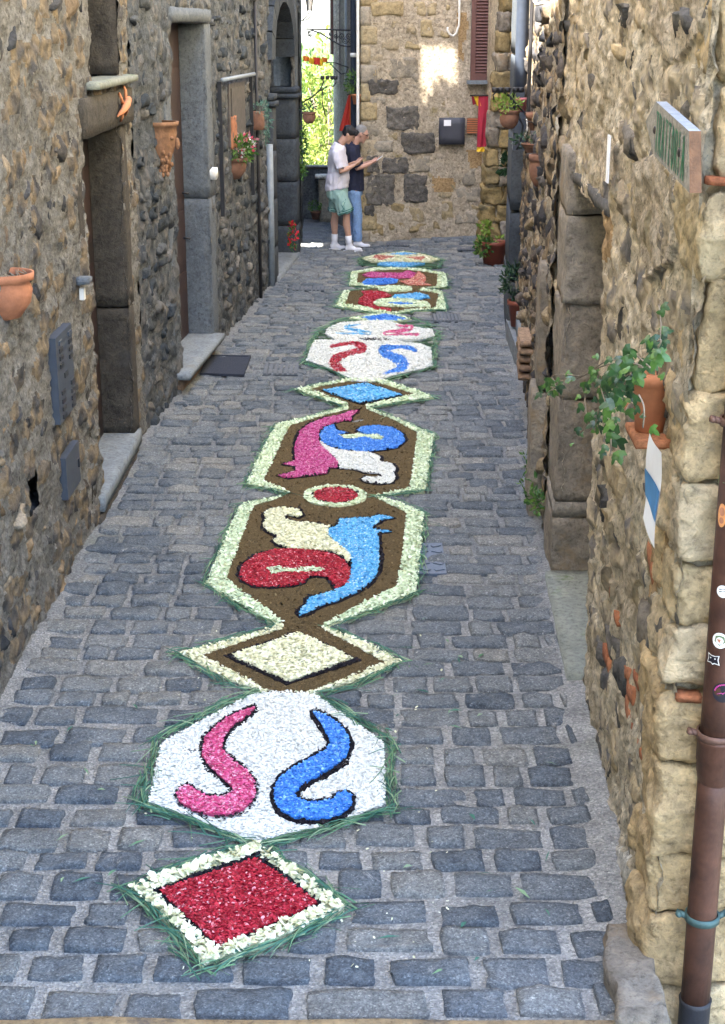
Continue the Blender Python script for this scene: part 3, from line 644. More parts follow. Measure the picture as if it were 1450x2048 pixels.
def rubble_h(amp=1.0, s=0, cu=.30, cz=.15):
    def f(u, z):
        wu = u + .06 * fbm2(u * 4, z * 4, s + 9, 2); wz = z + .04 * fbm2(u * 5, z * 5, s + 19, 2)
        d, i = worley(wu / cu, wz / cz, s)
        return amp * (.022 * fbm2(u * 2.4, z * 2.4, s, 4) + .022 * fbm2(u * 11, z * 11, s + 3, 4) + .009 * fbm2(u * 30, z * 30, s + 5, 3) + .045 * np.clip(.62 - d, 0, .34) * (i - .15))
    def m(u, z):
        wu = u + .06 * fbm2(u * 4, z * 4, s + 9, 2) + .03 * fbm2(u * 16, z * 16, s + 8, 3); wz = z + .04 * fbm2(u * 5, z * 5, s + 19, 2) + .02 * fbm2(u * 18, z * 18, s + 7, 3)
        return worley(wu / cu, wz / cz, s)
    f.cells = m
    return f
def wall_grid(name, W, u0, u1, z0, z1, du, dz, hf, mats, parent, holes=(), patches=(), o0=0.0, flush=None):
    us = list(np.linspace(u0, u1, max(2, int((u1 - u0) / du)) + 1)); zs = list(np.linspace(z0, z1, max(2, int((z1 - z0) / dz)) + 1))
    for a, b_, c, d in holes:
        us += [k for k in (a, b_) if u0 < k < u1]; zs += [k for k in (c, d) if z0 < k < z1]
    us = np.unique(np.round(us, 4)); zs = np.unique(np.round(zs, 4))
    U, Zz = np.meshgrid(us, zs, indexing='ij'); h = hf(U, Zz) + o0
    fc_u = (us[:-1] + us[1:]) / 2; fc_z = (zs[:-1] + zs[1:]) / 2; FU, FZ = np.meshgrid(fc_u, fc_z, indexing='ij')
    keep = np.ones(FU.shape, bool); mi = np.zeros(FU.shape, int)
    for a, b_, c, d in holes: keep &= ~((FU > a) & (FU < b_) & (FZ > c) & (FZ < d))
    if flush:
        d_, i_ = hf.cells(FU, FZ); mi[(d_ < flush[2]) & (i_ > flush[1])] = flush[0]
    Pp = np.stack([FU.ravel() + .04 * fbm2(FU.ravel() * 9, FZ.ravel() * 9, 77, 3), FZ.ravel() + .04 * fbm2(FU.ravel() * 9, FZ.ravel() * 9, 78, 3)], 1); Vp = np.stack([U.ravel(), Zz.ravel()], 1)
    for poly, m, dh in patches:
        mi[inpoly(Pp, poly).reshape(FU.shape)] = m
        vin = inpoly(Vp, poly).reshape(U.shape); h = np.where(vin, h * .8 + dh, h)
    V = W.Pv(U.ravel(), Zz.ravel(), h.ravel()); nz = len(zs); I = np.arange(U.size).reshape(U.shape)
    q = np.stack([I[:-1, :-1], I[1:, :-1], I[1:, 1:], I[:-1, 1:]], -1)[keep]
    b = MB(); b.v = [V]; b.n = len(V); b.f = [tuple(k) for k in q.tolist()]; b.mi = mi[keep].tolist()
    return b.build(name, mats, parent)
def poly_px(W, pts): return [W.px(*p) for p in pts]
def rubble(W, u0, u1, z0, z1, meshes, mat, parent, hf, wr=(.14, .42), hr=(.09, .2), keep=.6, prot=(.004, .035), holes=(), seed=1, nobj=300, dim=(.3, .12, .16), zone=None, o0=0.0, name='stone', far_name='small_stones'):
    rr = random.Random(seed); out = []
    z = z0
    while z < z1:
        hh = rr.uniform(*hr); u = u0 + rr.uniform(0, .1)
        while u < u1:
            w = rr.uniform(*wr); h = hh * rr.uniform(.75, 1.05)
            if w < h * .8: w = h
            uc = u + w / 2; zc = z + hh / 2 + rr.uniform(-.02, .02); u += w + rr.uniform(.015, .05)
            if rr.random() > (keep if zone is None else zone(uc, zc)): continue
            if uc + w / 2 > u1 + .03 or any(uc + w / 2 > a + .01 and uc - w / 2 < b_ - .01 and zc + h / 2 > c and zc - h / 2 < d for a, b_, c, d in holes): continue
            if rr.random() < .25: w *= .6
            loc_h = float(hf(np.array([uc]), np.array([zc]))[0]) + o0
            t = .12; o = loc_h - t / 2 + rr.uniform(*prot)
            k = rr.randrange(len(meshes)); x, y, zz = W.P(uc, zc)
            out.append((w * h / (x * x + y * y), k, W.mat(uc, zc, o, rr.uniform(-.12, .12), (w / dim[0] * rr.choice((-1, 1)), t / dim[1], h / dim[2]))))
        z += hh + .015
    out.sort(key=lambda q: -q[0])
    for _, k, Mx in out[:nobj]: put(name, meshes[k], Mx, parent)
    if out[nobj:]: join_inst(meshes, [(k, Mx) for _, k, Mx in out[nobj:]], far_name, mat, parent)
def stone_set(mat, n=12, s0=0, amp=.016, r=.022):
    out = []
    for k in range(n):
        me = rblock_mesh('stone', (.3, .12, .16), r, .05, mat, amp=amp, freq=11, seed=s0 + k, low=.05, skip_back=-1)
        # knock the outline out of square: cut corners as a mason's hammer would
        v = np.empty(len(me.vertices) * 3); me.vertices.foreach_get('co', v); v = v.reshape(-1, 3); q = np.random.default_rng(s0 + k)
        for _ in range(5):
            a = q.uniform(0, 6.28); n_ = np.array((math.cos(a), q.uniform(.0, .5), math.sin(a))); n_ /= np.linalg.norm(n_)
            d = (v * np.array((1 / .15, 1 / .06, 1 / .08))) @ n_; lim = q.uniform(.72, .95); over = np.clip(d - lim, 0, None)
            v -= over[:, None] * n_ * np.array((.15, .06, .08)) * .9
        me.vertices.foreach_set('co', v.ravel()); me.update(); out.append(me)
    return out
def block(name, W, u0, u1, z0, z1, o0, o1, mat, parent, r=.02, res=.06, amp=.006, seed=0, low=0.0, label=None):
    """a dressed stone, slab or lintel set in a wall: u0..u1 along, z0..z1 up, o0..o1 out of the wall face"""
    me = rblock_mesh(name, (u1 - u0, o1 - o0, z1 - z0), r, res, mat, amp=amp, freq=7, seed=seed, low=low)
    o = put(name, me, W.mat((u0 + u1) / 2, (z0 + z1) / 2, (o0 + o1) / 2), parent)
    if label: o['label'] = label
    return o
def prism(name, foot, z0, z1, mat, parent, kind=None):
    n = len(foot); b = MB().add([(x, y, z0) for x, y in foot] + [(x, y, z1) for x, y in foot], [tuple(range(n))[::-1], tuple(range(n, 2 * n))] + [(i, (i + 1) % n, n + (i + 1) % n, n + i) for i in range(n)])
    return b.build(name, mat, parent, smooth=False, kind=kind)
def wbox(b, W, u0, u1, z0, z1, o0, o1, m=0):
    return b.box(W.P((u0 + u1) / 2, (z0 + z1) / 2, (o0 + o1) / 2), (u1 - u0, abs(o1 - o0), z1 - z0), m=m, M=W.mat(0, 0).to_3x3())
def core(W, u0, u1, back, depth, z1, mat, parent, upper_z=3.72, roof=True, ext0=None, ext1=None):
    """the mass behind a detailed wall face: set back below, flush above"""
    f = [W.P(u0, 0, -back)[:2], W.P(u1, 0, -back)[:2], ext1 or W.P(u1, 0, -depth)[:2], ext0 or W.P(u0, 0, -depth)[:2]]
    prism('inner_wall', f, -.1, upper_z, mat, parent)
    f2 = [W.P(u0, 0, -.01)[:2], W.P(u1, 0, -.01)[:2], ext1 or W.P(u1, 0, -depth)[:2], ext0 or W.P(u0, 0, -depth)[:2]]
    prism('upper_wall', f2, upper_z, z1, M['upper_bounce'], parent)
    if roof:
        f3 = [W.P(u0, 0, .12)[:2], W.P(u1, 0, .12)[:2], ext1 or W.P(u1, 0, -depth)[:2], ext0 or W.P(u0, 0, -depth)[:2]]
        prism('roof', f3, z1, z1 + .12, M['terracotta_old'], parent)

# ------------------------------------------------------------------ left house, near: beige rubble
L1 = Wall((-1.78, 0), (-1.78, 10), (1, 0)); L2 = Wall((-1.78, 11.9), (-.95, 22.7), (1, 0))
R1 = Wall((.985, 4.49), (1.155, 8.5), (-1, 0)); R2 = Wall((1.235, 9.9), (2.02, 20.7), (-1, 0))
houseA = thing('stone_house', 'beige rubble stone house on the left nearest the camera, wooden door with big stone lintel', 'house', (-1.78, 9, 0))
holesA = [(9.74, 11.25, .16, 2.48), (10.2, 11.42, 2.82, 3.75), (7.62, 7.86, .66, .86)]
hfA = rubble_h(1.25, 1)
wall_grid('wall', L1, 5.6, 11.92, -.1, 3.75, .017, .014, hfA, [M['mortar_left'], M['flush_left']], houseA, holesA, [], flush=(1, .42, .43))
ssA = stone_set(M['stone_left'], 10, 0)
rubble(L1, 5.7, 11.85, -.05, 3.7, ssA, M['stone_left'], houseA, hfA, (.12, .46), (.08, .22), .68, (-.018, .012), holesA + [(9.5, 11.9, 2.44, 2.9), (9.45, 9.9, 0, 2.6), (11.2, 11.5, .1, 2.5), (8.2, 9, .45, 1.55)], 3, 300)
core(L1, -9, 11.9, .42, 4, 8.0, M['mortar_left'], houseA, ext1=(-5.8, 11.9))
block('lintel', L1, 9.66, 11.80, 2.48, 2.735, -.2, .045, M['jamb_left'], houseA, .02, .09, .008, 1)
block('window_sill', L1, 10.0, 11.86, 2.765, 2.82, -.2, .085, M['slab_green'], houseA, .018, .08, .010, 2)
for z0, z1, s in ((.14, 1.02, 3), (1.025, 2.475, 4)):
    block('door_jamb', L1, 9.45, 9.74, z0, z1, -.3, .005, M['jamb_left'], houseA, .018, .08, .006, s)
for z0, z1, s in ((.14, 1.14, 5), (1.145, 2.475, 6)):
    block('door_jamb', L1, 11.25, 11.53, z0, z1, -.3, .02, M['jamb_left'], houseA, .02, .08, .009, s)
block('door_step', L1, 9.60, 11.42, .05, .165, -.3, .05, M['slab'], houseA, .012, .08, .004, 7)
block('door_step_base', L1, 9.45, 11.30, -.1, .045, -.1, .05, M['jamb_left'], houseA, .03, .07, .014, 8)
b = MB(); wbox(b, L1, 9.70, 11.27, .16, 2.5, -.30, -.225); dA = b.build('door', M['wood_dark'], houseA, smooth=False)
for z in (.3, .95, 1.65):
    b = MB(); wbox(b, L1, 10.55, 11.18, z, z + .55, -.235, -.222); wbox(b, L1, 9.9, 10.45, z, z + .55, -.235, -.222); b.build('door_panel', M['wood_door'], dA, smooth=False)
b = MB(); b.tube([L1.P(10.35, 1.0, -.2), L1.P(10.35, 1.12, -.17), L1.P(10.35, 1.24, -.2)], .012); b.build('handle', M['iron'], dA)
b = MB(); wbox(b, L1, 10.18, 11.44, 2.82, 3.75, -.34, -.27); wA = b.build('window', M['wood_dark'], houseA, smooth=False)
b = MB(); wbox(b, L1, 10.2, 10.27, 2.83, 3.74, -.27, -.22); wbox(b, L1, 10.8, 10.86, 2.83, 3.74, -.27, -.22); wbox(b, L1, 11.33, 11.41, 2.83, 3.74, -.27, -.22); wbox(b, L1, 10.2, 11.41, 2.83, 2.91, -.272, -.225); b.build('frame', M['wood_door'], wA, smooth=False)
for u in (10.17, 11.42):
    block('window_reveal', L1, u, u + (.03 if u > 11 else .03), 2.83, 3.72, -.33, .0, M['jamb_left'], houseA, .006, .08, .004, 9)
b = MB(); wbox(b, L1, 7.6, 7.88, .64, .88, -.2, -.12); b.build('vent_hole', M['wood_dark'], houseA, smooth=False)

# ------------------------------------------------------------------ left house, far: grey stone
houseB = thing('stone_house', 'grey stone house on the far left with narrow brown door and dark arched portal', 'house', (-1.4, 17, 0))
holesB = [(1.60, 3.2, .2, 3.2), (7.95, 10.0, -.1, 3.55)]
hfB = rubble_h(1.3, 21, .34, .17)
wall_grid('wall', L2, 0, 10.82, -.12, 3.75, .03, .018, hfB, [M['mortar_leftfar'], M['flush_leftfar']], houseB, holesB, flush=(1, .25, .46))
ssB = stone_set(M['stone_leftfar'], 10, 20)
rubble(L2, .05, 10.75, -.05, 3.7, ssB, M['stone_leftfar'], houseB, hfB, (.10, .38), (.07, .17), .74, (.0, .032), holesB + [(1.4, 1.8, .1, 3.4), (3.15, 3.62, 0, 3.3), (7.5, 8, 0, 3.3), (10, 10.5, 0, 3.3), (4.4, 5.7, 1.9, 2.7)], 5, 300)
f_ = [L2.P(0, 0, -.42)[:2], L2.P(10.35, 0, -.42)[:2], (-2.95, 21.2), (-5.8, 19.6), (-5.8, 11.9)]
prism('inner_wall', f_, -.1, 3.72, M['mortar_leftfar'], houseB)
f_ = [L2.P(0, 0, -.01)[:2], L2.P(9.85, 0, -.01)[:2], (-2.72, 20.7), (-5.8, 18.9), (-5.8, 11.9)]  # unseen upper storey cut on the sun's diagonal to let its beam through
prism('upper_wall', f_, 3.72, 8.0, M['upper_bounce'], houseB); prism('roof', f_, 8.0, 8.12, M['terracotta_old'], houseB)
prism('lower_roof', [L2.P(9.85, 0, -.01)[:2], L2.P(10.8, 0, -.01)[:2], L2.P(10.35, 0, -.45)[:2], (-2.72, 20.7)], 3.72, 3.80, M['terracotta_old'], houseB)
for z0, z1, s in ((.1, 1.0, 1), (1.005, 2.0, 2), (2.005, 3.2, 3)):
    block('door_jamb', L2, 1.30, 1.60, z0, z1, -.3, .0, M['jamb_grey'], houseB, .018, .09, .007, s)
for z0, z1, s in ((.1, 1.55, 4), (1.555, 3.2, 5)):
    block('door_jamb', L2, 3.2, 3.55, z0, z1, -.3, .02, M['jamb_grey'], houseB, .015, .09, .004, s)
block('lintel', L2, 1.5, 3.5, 3.20, 3.34, -.3, .05, M['jamb_grey'], houseB, .04, .09, .01, 6)
block('door_step', L2, 1.32, 3.26, .135, .2, -.3, .13, M['slab'], houseB, .012, .09, .004, 7)
block('door_step_base', L2, 1.4, 3.2, -.08, .13, -.3, .035, M['brick_dim'], houseB, .02, .08, .01, 8)
b = MB(); wbox(b, L2, 1.58, 3.22, .2, 3.2, -.31, -.235); dB = b.build('door', M['wood_door'], houseB, smooth=False)
for z in (.35, .95, 1.6, 2.3):
    b = MB(); wbox(b, L2, 2.55, 3.1, z, z + .5, -.235, -.22); b.build('door_panel', M['wood_door'], dB, smooth=False)
for z in (1.35, 1.75):
    b = MB(); b.tube([L2.P(1.78, z, .03), L2.P(1.74, z, .09), L2.P(1.68, z + .01, .05)], .010); b.build('door_hinge', M['iron'], houseB)
# walled window: metal bars round a boarded opening
fr = MB(); wbox(fr, L2, 4.5, 5.6, 1.95, 2.6, .0, .03); fo = fr.build('boarded_window', M['board'], houseB, smooth=False)
b = MB(); b.tube([L2.P(3.8, 2.66, .08), L2.P(6.0, 2.66, .08)], .022); b.build('window_rail', M['pipe_grey'], fo)
for u in (3.84, 5.98):
    b = MB(); wbox(b, L2, u, u + .03, 1.3, 2.64, .02, .06); b.build('window_bar', M['iron'], fo, smooth=False)
b = MB(); wbox(b, L2, 4.6, 5.5, 2.0, 2.55, .03, .042); b.build('board', M['board'], fo, smooth=False)
# arched portal: jambs with moulded capitals, arch ring, dark doors
for u0, u1 in ((7.58, 7.95), (10.0, 10.42)):
    z = -.1
    for k, h in enumerate((.55, .62, .6, .55)):
        block('portal_pier', L2, u0, u1, z + .003, z + h, -.32, .07, M['pier_dark'], houseB, .016, .1, .004, 30 + k); z += h
    block('capital', L2, u0 - .04, u1 + .04, z, z + .07, -.32, .11, M['pier_dark'], houseB, .02, .08, .003, 36)
    block('capital', L2, u0 - .02, u1 + .02, z + .073, z + .16, -.32, .09, M['pier_dark'], houseB, .02, .08, .003, 37)
ru = (10.0 - 7.95) / 2; uc = 8.975; zc = 2.78
for k in range(9):
    a0, a1 = math.pi * k / 9 + .01, math.pi * (k + 1) / 9 - .01; b = MB(); V = []
    for o in (-.32, .07):
        for rr_ in (1.0, 1.34):
            for a in (a0, a1): V.append(L2.P(uc - math.cos(a) * ru * rr_, zc + math.sin(a) * .72 * (rr_ if rr_ == 1 else 1.4), o))
    b.add(V, [(0, 1, 3, 2), (4, 6, 7, 5), (0, 4, 5, 1), (2, 3, 7, 6), (0, 2, 6, 4), (1, 5, 7, 3)]); b.build('arch_stone', M['pier_dark'], houseB, smooth=False)
b = MB(); wbox(b, L2, 7.93, 10.02, -.05, 3.7, -.34, -.30); b.build('portal_door', M['wood_dark'], houseB, smooth=False)
block('portal_step', L2, 7.75, 10.1, -.1, .07, -.3, .10, M['slab'], houseB, .015, .1, .005, 40)
block('corner_post', L2, 10.46, 10.80, -.1, 3.74, -.3, .03, M['jamb_grey'], houseB, .02, .14, .008, 41)
b = MB(); b.tube([L2.P(7.38, -.05, .05), L2.P(7.38, 1.78, .05)], .045); b.build('wall_pipe', M['pipe_grey'], houseB)
b = MB(); b.tube([L2.P(6.45, -.05, .04), L2.P(6.45, 3.7, .04)], .02); b.build('wall_cable', M['cable_dark'], houseB)
# small objects on the left walls
def half_pot(name, label, W, u, z, r, h, mat, kind='bowl', group=None, parent_soil=True):
    t = thing(name, label, 'flower pot', W.P(u, z, 0), group)
    a = math.atan2(W.n[1], W.n[0]); c = W.P(u, z, -.01)
    if kind == 'bowl': prof = [(.02, -h), (r * .55, -h * .93), (r * .9, -h * .62), (r * .98, -h * .35), (r * .9, -h * .22), (r * .9, -h * .18), (r * 1.04, -h * .15), (r * 1.06, 0), (r * .96, .0), (r * .9, -.03)]
    else: prof = [(.02, -h), (r * .62, -h), (r * .93, -h * .18), (r * 1.05, -h * .17), (r * 1.06, 0), (r * .95, 0), (r * .92, -.03)]
    b = MB().lathe(prof, c, 22, a - math.pi / 2 - .15, a + math.pi / 2 + .15); b.build('pot', mat, t)
    if parent_soil:
        b = MB().lathe([(.001, -.035), (r * .93, -.04)], c, 20, a - math.pi / 2 - .15, a + math.pi / 2 + .15); b.build('soil', M['soil'], t)
    return t
def leaves(b, c, spread, n, size, seed=0, up=.3, aspect=.5, shape='ell', droop=0.0):
    r_ = np.random.default_rng(seed)
    for _ in range(n):
        d = r_.normal(size=3); d /= np.linalg.norm(d); rad = r_.uniform(.25, 1) ** .6
        p = np.array(c) + d * np.array(spread) * rad
        a = r_.normal(size=3); a[2] += up; a = a * .6 + d; a[2] -= droop; a /= np.linalg.norm(a); s = np.cross(a, r_.normal(size=3)); s /= np.linalg.norm(s) + 1e-9; nn = np.cross(a, s)
        L = size * r_.uniform(.6, 1.25); w = L * aspect / 2
        b.add([p, p + a * L * .5 + s * w + nn * L * .08, p + a * L - nn * L * .1, p + a * L * .5 - s * w + nn * L * .08, p + a * L * .5 - nn * L * .04], [(0, 4, 1), (4, 2, 1), (0, 3, 4), (4, 3, 2)])
def foliage(t, name, c, spread, n, size, mat, seed=0, **k):
    b = MB(); leaves(b, c, spread, n, size, seed, **k); return b.build(name, mat, t, smooth=False, kind='stuff')
bowl = half_pot('wall_pot', 'round terracotta wall pot cut by the left edge of the photo, holding bare soil', L1, 7.42, 2.0, .155, .24, M['terracotta'])
b = MB()
for k in range(12): b.tube([L1.P(7.42 + rnd.uniform(-.1, .1), 1.97, .06 + rnd.uniform(-.04, .05)), L1.P(7.42 + rnd.uniform(-.12, .12), 2.0, .05 + rnd.uniform(-.04, .06))], .003, 4)
b.build('twigs', M['bark'], bowl, kind='stuff')
# moulded mask pot
(um, zm) = L2.px(344, 243, .12)
mk = thing('mask_pot', 'terracotta wall pot moulded as a bearded face, beside the narrow brown door', 'flower pot', L2.P(1.0, 2.4, 0))
a = math.atan2(L2.n[1], L2.n[0]); c = L2.P(um, zm, -.01); prof = []; b = MB()
P_ = [(.04, -.44), (.075, -.40), (.10, -.33), (.125, -.26), (.15, -.2), (.158, -.1), (.165, -.04), (.18, -.035), (.185, 0), (.165, 0)]
b.lathe(P_, c, 26, a - math.pi / 2 - .1, a + math.pi / 2 + .1); v = b.v[0]
rad = v[:, :2] - np.array(c[:2]); nrm = rad / (np.linalg.norm(rad, axis=1, keepdims=True) + 1e-6)
dz = v[:, 2] - c[2]; amp = np.where(dz < -.05, .022, .003) * fbm(v * 34, 5, 3); v[:, :2] += nrm * amp[:, None]
b.build('pot', M['terracotta_mask'], mk)
def mp(ang, z, r): return (c[0] + r * math.cos(a + ang), c[1] + r * math.sin(a + ang), c[2] + z)
b = MB().ell(mp(.1, -.18, .165), (.022, .022, .05)); b.build('nose', M['terracotta_mask'], mk)
for s in (-.45, .6):
    b = MB().ell(mp(s, -.13, .15), (.022, .022, .016)); b.build('eye', M['terracotta_mask'], mk)
b = MB()
for k in range(26):
    an = rnd.uniform(-1.3, 1.3); z = rnd.uniform(-.44, -.24); b.ell(mp(an, z, .10 + .22 * max(0, z + .4)), (.018, .018, .022), 8, 5)
b.build('beard_curls', M['terracotta_mask'], mk, kind='stuff')
# terracotta gecko on the lintel
gk = thing('gecko_ornament', 'small orange terracotta gecko fixed on the stone lintel under the window', 'ornament', L1.P(11.1, 2.62, .05))
b = MB().tube([L1.P(10.9, 2.56, .055), L1.P(11.0, 2.60, .085), L1.P(11.12, 2.63, .09), L1.P(11.25, 2.66, .085), L1.P(11.4, 2.66, .06)], [.006, .022, .030, .026, .012], 10); b.build('body', M['terracotta_new'], gk)
for u, z in ((11.02, 2.68), (11.03, 2.55), (11.24, 2.72), (11.26, 2.58)):
    b = MB().tube([L1.P(11.1 if u < 11.1 else 11.22, 2.63, .07), L1.P(u, z, .07), L1.P(u + .05, z + (.03 if z > 2.6 else -.03), .05)], [.014, .011, .009], 7); b.build('leg', M['terracotta_new'], gk)
# intercom and meter cover
ic = thing('letterbox_panel', 'slate grey metal letterbox and bell panel set in the beige wall left of the door', 'bell panel', L1.P(8.6, 1.2, .03))
b = MB(); wbox(b, L1, 8.34, 8.82, .985, 1.485, .0, .05); b.build('plate', M['slate'], ic, smooth=False)
for u in (8.42, 8.70):
    for z in (1.44, 1.395, 1.35, 1.305, 1.15, 1.10, 1.055, 1.01):
        if z > 1.2 or True:
            b = MB(); wbox(b, L1, u, u + .09, z - .012, z + .012, .05, .058); b.build('name_slot', M['iron'] if (z * 100) % 2 else M['slate'], ic, smooth=False)
b = MB(); wbox(b, L1, 8.53, 8.63, 1.215, 1.245, .05, .056); b.build('lock', M['iron'], ic, smooth=False)
mc = thing('meter_cover', 'small plain slate grey metal meter cover low on the beige wall by the door', 'meter cover', L1.P(8.65, .6, .03))
b = MB(); wbox(b, L1, 8.44, 8.86, .50, .755, .0, .045); b.build('lid', M['slate'], mc, smooth=False)
b = MB(); wbox(b, L1, 8.80, 8.83, .6, .65, .045, .055); b.build('latch', M['iron'], mc, smooth=False)
br = thing('wall_bracket', 'short grey stone bracket with a pale fitting beside the near door jamb', 'bracket', L1.P(9.3, 1.6, 0))
me = rblock_mesh('bracket', (.11, .10, .05), .015, .03, M['jamb_grey'], amp=.012, freq=12, seed=4); put('bracket', me, L1.mat(9.30, 1.66, .05), br)
b = MB(); wbox(b, L1, 9.29, 9.34, 1.54, 1.61, .02, .05); b.build('fitting', M['cable_white'], br, smooth=False)
# far-left pots
u, z = L2.px(482, 315, .1)
fp = half_pot('wall_pot', 'terracotta half-round wall pot of pink and red flowers, left wall', L2, u, z, .17, .24, M['terracotta_old'])
cc = L2.P(u, z + .07, .07)
foliage(fp, 'foliage', cc, (.17, .25, .15), 240, .07, M['leaf_green'], 3); b = MB(); leaves(b, L2.P(u + .15, z + .13, .09), (.16, .34, .13), 150, .04, 4, aspect=.9); b.build('flowers', M['flower_mix'], fp, smooth=False, kind='stuff')
u, z = L2.px(517, 222, .08)
sp = thing('wall_pot', 'square brown wall pot with trailing grey green succulent, above the pink flowers', 'flower pot', L2.P(u, z, 0))
me = rblock_mesh('pot', (.19, .16, .22), .015, .07, M['terracotta_old'], amp=.003); put('pot', me, L2.mat(u, z - .11, .06), sp)
foliage(sp, 'foliage', L2.P(u + .1, z + .02, .09), (.12, .2, .09), 140, .05, M['leaf_succ'], 5, aspect=.35)
foliage(sp, 'trailing_stems', L2.P(u + .28, z - .16, .12), (.06, .13, .24), 170, .05, M['leaf_succ'], 6, aspect=.35, droop=.6)
pl = thing('clay_plaque', 'tall orange terracotta relief tile fixed behind the pink flowers', 'plaque', L2.P(4.8, 2.1, 0))
u, z = L2.px(465, 264, .02); me = rblock_mesh('plaque', (.32, .03, .34), .008, .03, M['terracotta'], amp=.012, freq=22, seed=3); put('tile', me, L2.mat(u, z, .03), pl)
jb = thing('junction_box', 'small white plastic junction box on the pillar right of the brown door', 'box', L2.P(3.6, 1.76, 0))
u, z = L2.px(428, 347, .05); me = rblock_mesh('box', (.12, .09, .1), .01, .05, M['cable_white'], amp=.001); put('box', me, L2.mat(u, z, .04, .25), jb)
gr = thing('red_geraniums', 'red geranium flowers hanging on the far end of the left wall', 'flowers', L2.P(9.9, .5, .1))
(u, z) = L2.px(586, 470, .08)
foliage(gr, 'foliage', L2.P(u, z - .03, .07), (.06, .12, .22), 100, .05, M['leaf_green'], 7); foliage(gr, 'flowers', L2.P(u, z, .08), (.065, .12, .22), 60, .05, M['flower_red'], 8, aspect=.9)
# doormat
q = [gp(400, 752), gp(488, 755), gp(502, 716), gp(414, 715)]
b = MB().add([(x, y, .006) for x, y in q] + [(x, y, .024) for x, y in q], [(4, 5, 6, 7), (0, 1, 5, 4), (1, 2, 6, 5), (2, 3, 7, 6), (3, 0, 4, 7)])
dm = thing('doormat', 'dark blue grey rubber doormat on the setts in front of the narrow brown door', 'doormat', (*gp(450, 735), 0)); b.build('mat', M['mat_rubber'], dm, smooth=False)
b = MB(); cx_, cy_ = np.mean(q, 0)
qs = scaled(q, .90); qo = scaled(q, 1.0)
b.add([(x, y, .0245) for x, y in qo] + [(x, y, .0245) for x, y in qs] + [(x, y, .031) for x, y in qo] + [(x, y, .031) for x, y in qs], [(4 + i, 4 + (i + 1) % 4, 12 + (i + 1) % 4, 12 + i) for i in range(4)] + [(8 + i, 8 + (i + 1) % 4, 12 + (i + 1) % 4, 12 + i) for i in range(4)] + [(i, (i + 1) % 4, 8 + (i + 1) % 4, 8 + i) for i in range(4)]); b.build('rim', M['mat_rubber'], dm, smooth=False)

# ------------------------------------------------------------------ right house, near: sunny rubble and quoins
houseC = thing('stone_house', 'warm ochre stone house on the right with big corner blocks and a low doorway', 'house', (1.1, 6, 0))
dwy = (2.42, 4.0, -.1, 2.33)
hfC = rubble_h(1.3, 41, .30, .16)
pat = [(poly_px(R1, [(1282, -30), (1395, -30), (1395, 60), (1330, 130), (1290, 60)]), 2, .01),
       (poly_px(R1, [(1258, 330), (1335, 300), (1350, 400), (1340, 520), (1290, 560), (1262, 470)]), 2, .02),
       (poly_px(R1, [(1235, 1690), (1262, 1720), (1290, 1900), (1275, 1960), (1240, 1850), (1215, 1760)]), 1, .02),
       (poly_px(R1, [(1165, 400), (1212, 425), (1215, 520), (1190, 520)]), 3, .0),
       (poly_px(R1, [(1290, 950), (1320, 920), (1330, 1150), (1290, 1200)]), 3, .0),
       (poly_px(R1, [(1180, 250), (1235, 300), (1240, 360), (1200, 360), (1170, 300)]), 2, .0)]
wall_grid('wall', R1, -.02, 5.45, -.12, 3.75, .016, .012, hfC, [M['mortar_right'], M['plaster_white'], M['plaster_pink'], M['plaster_ochre'], M['flush_right']], houseC, [dwy], pat, o0=-.03, flush=(4, .5, .42))
def zoneC(u, z):
    if u > 4.0: return .8
    if 1.45 < u < 2.4: return .75
    if u < .2: return .2
    if u < .5: return .45
    return .30
ssC = stone_set(M['stone_right'], 10, 40)
rubble(R1, .3, 5.4, -.02, 3.7, ssC, M['stone_right'], houseC, hfC, (.16, .50), (.10, .25), .5, (-.014, .020), [dwy, (4.0, 4.6, 0, 2.4), (2.2, 4.3, 2.3, 2.42)], 9, 300, zone=zoneC, o0=-.03)
foot = [(1.42, 4.9), (1.42, 9.88), (5, 9.88), (5, 4.9)]
prism('inner_wall', foot, -.1, 3.72, M['mortar_right'], houseC)
prism('upper_wall', [(1.03, 4.5), (1.22, 9.9), (5, 9.9), (5, 4.5)], 3.72, 8.2, M['upper_bounce'], houseC)
prism('roof', [(.9, 4.4), (1.1, 9.9), (5, 9.9), (5, 4.4)], 8.2, 8.32, M['terracotta_old'], houseC)
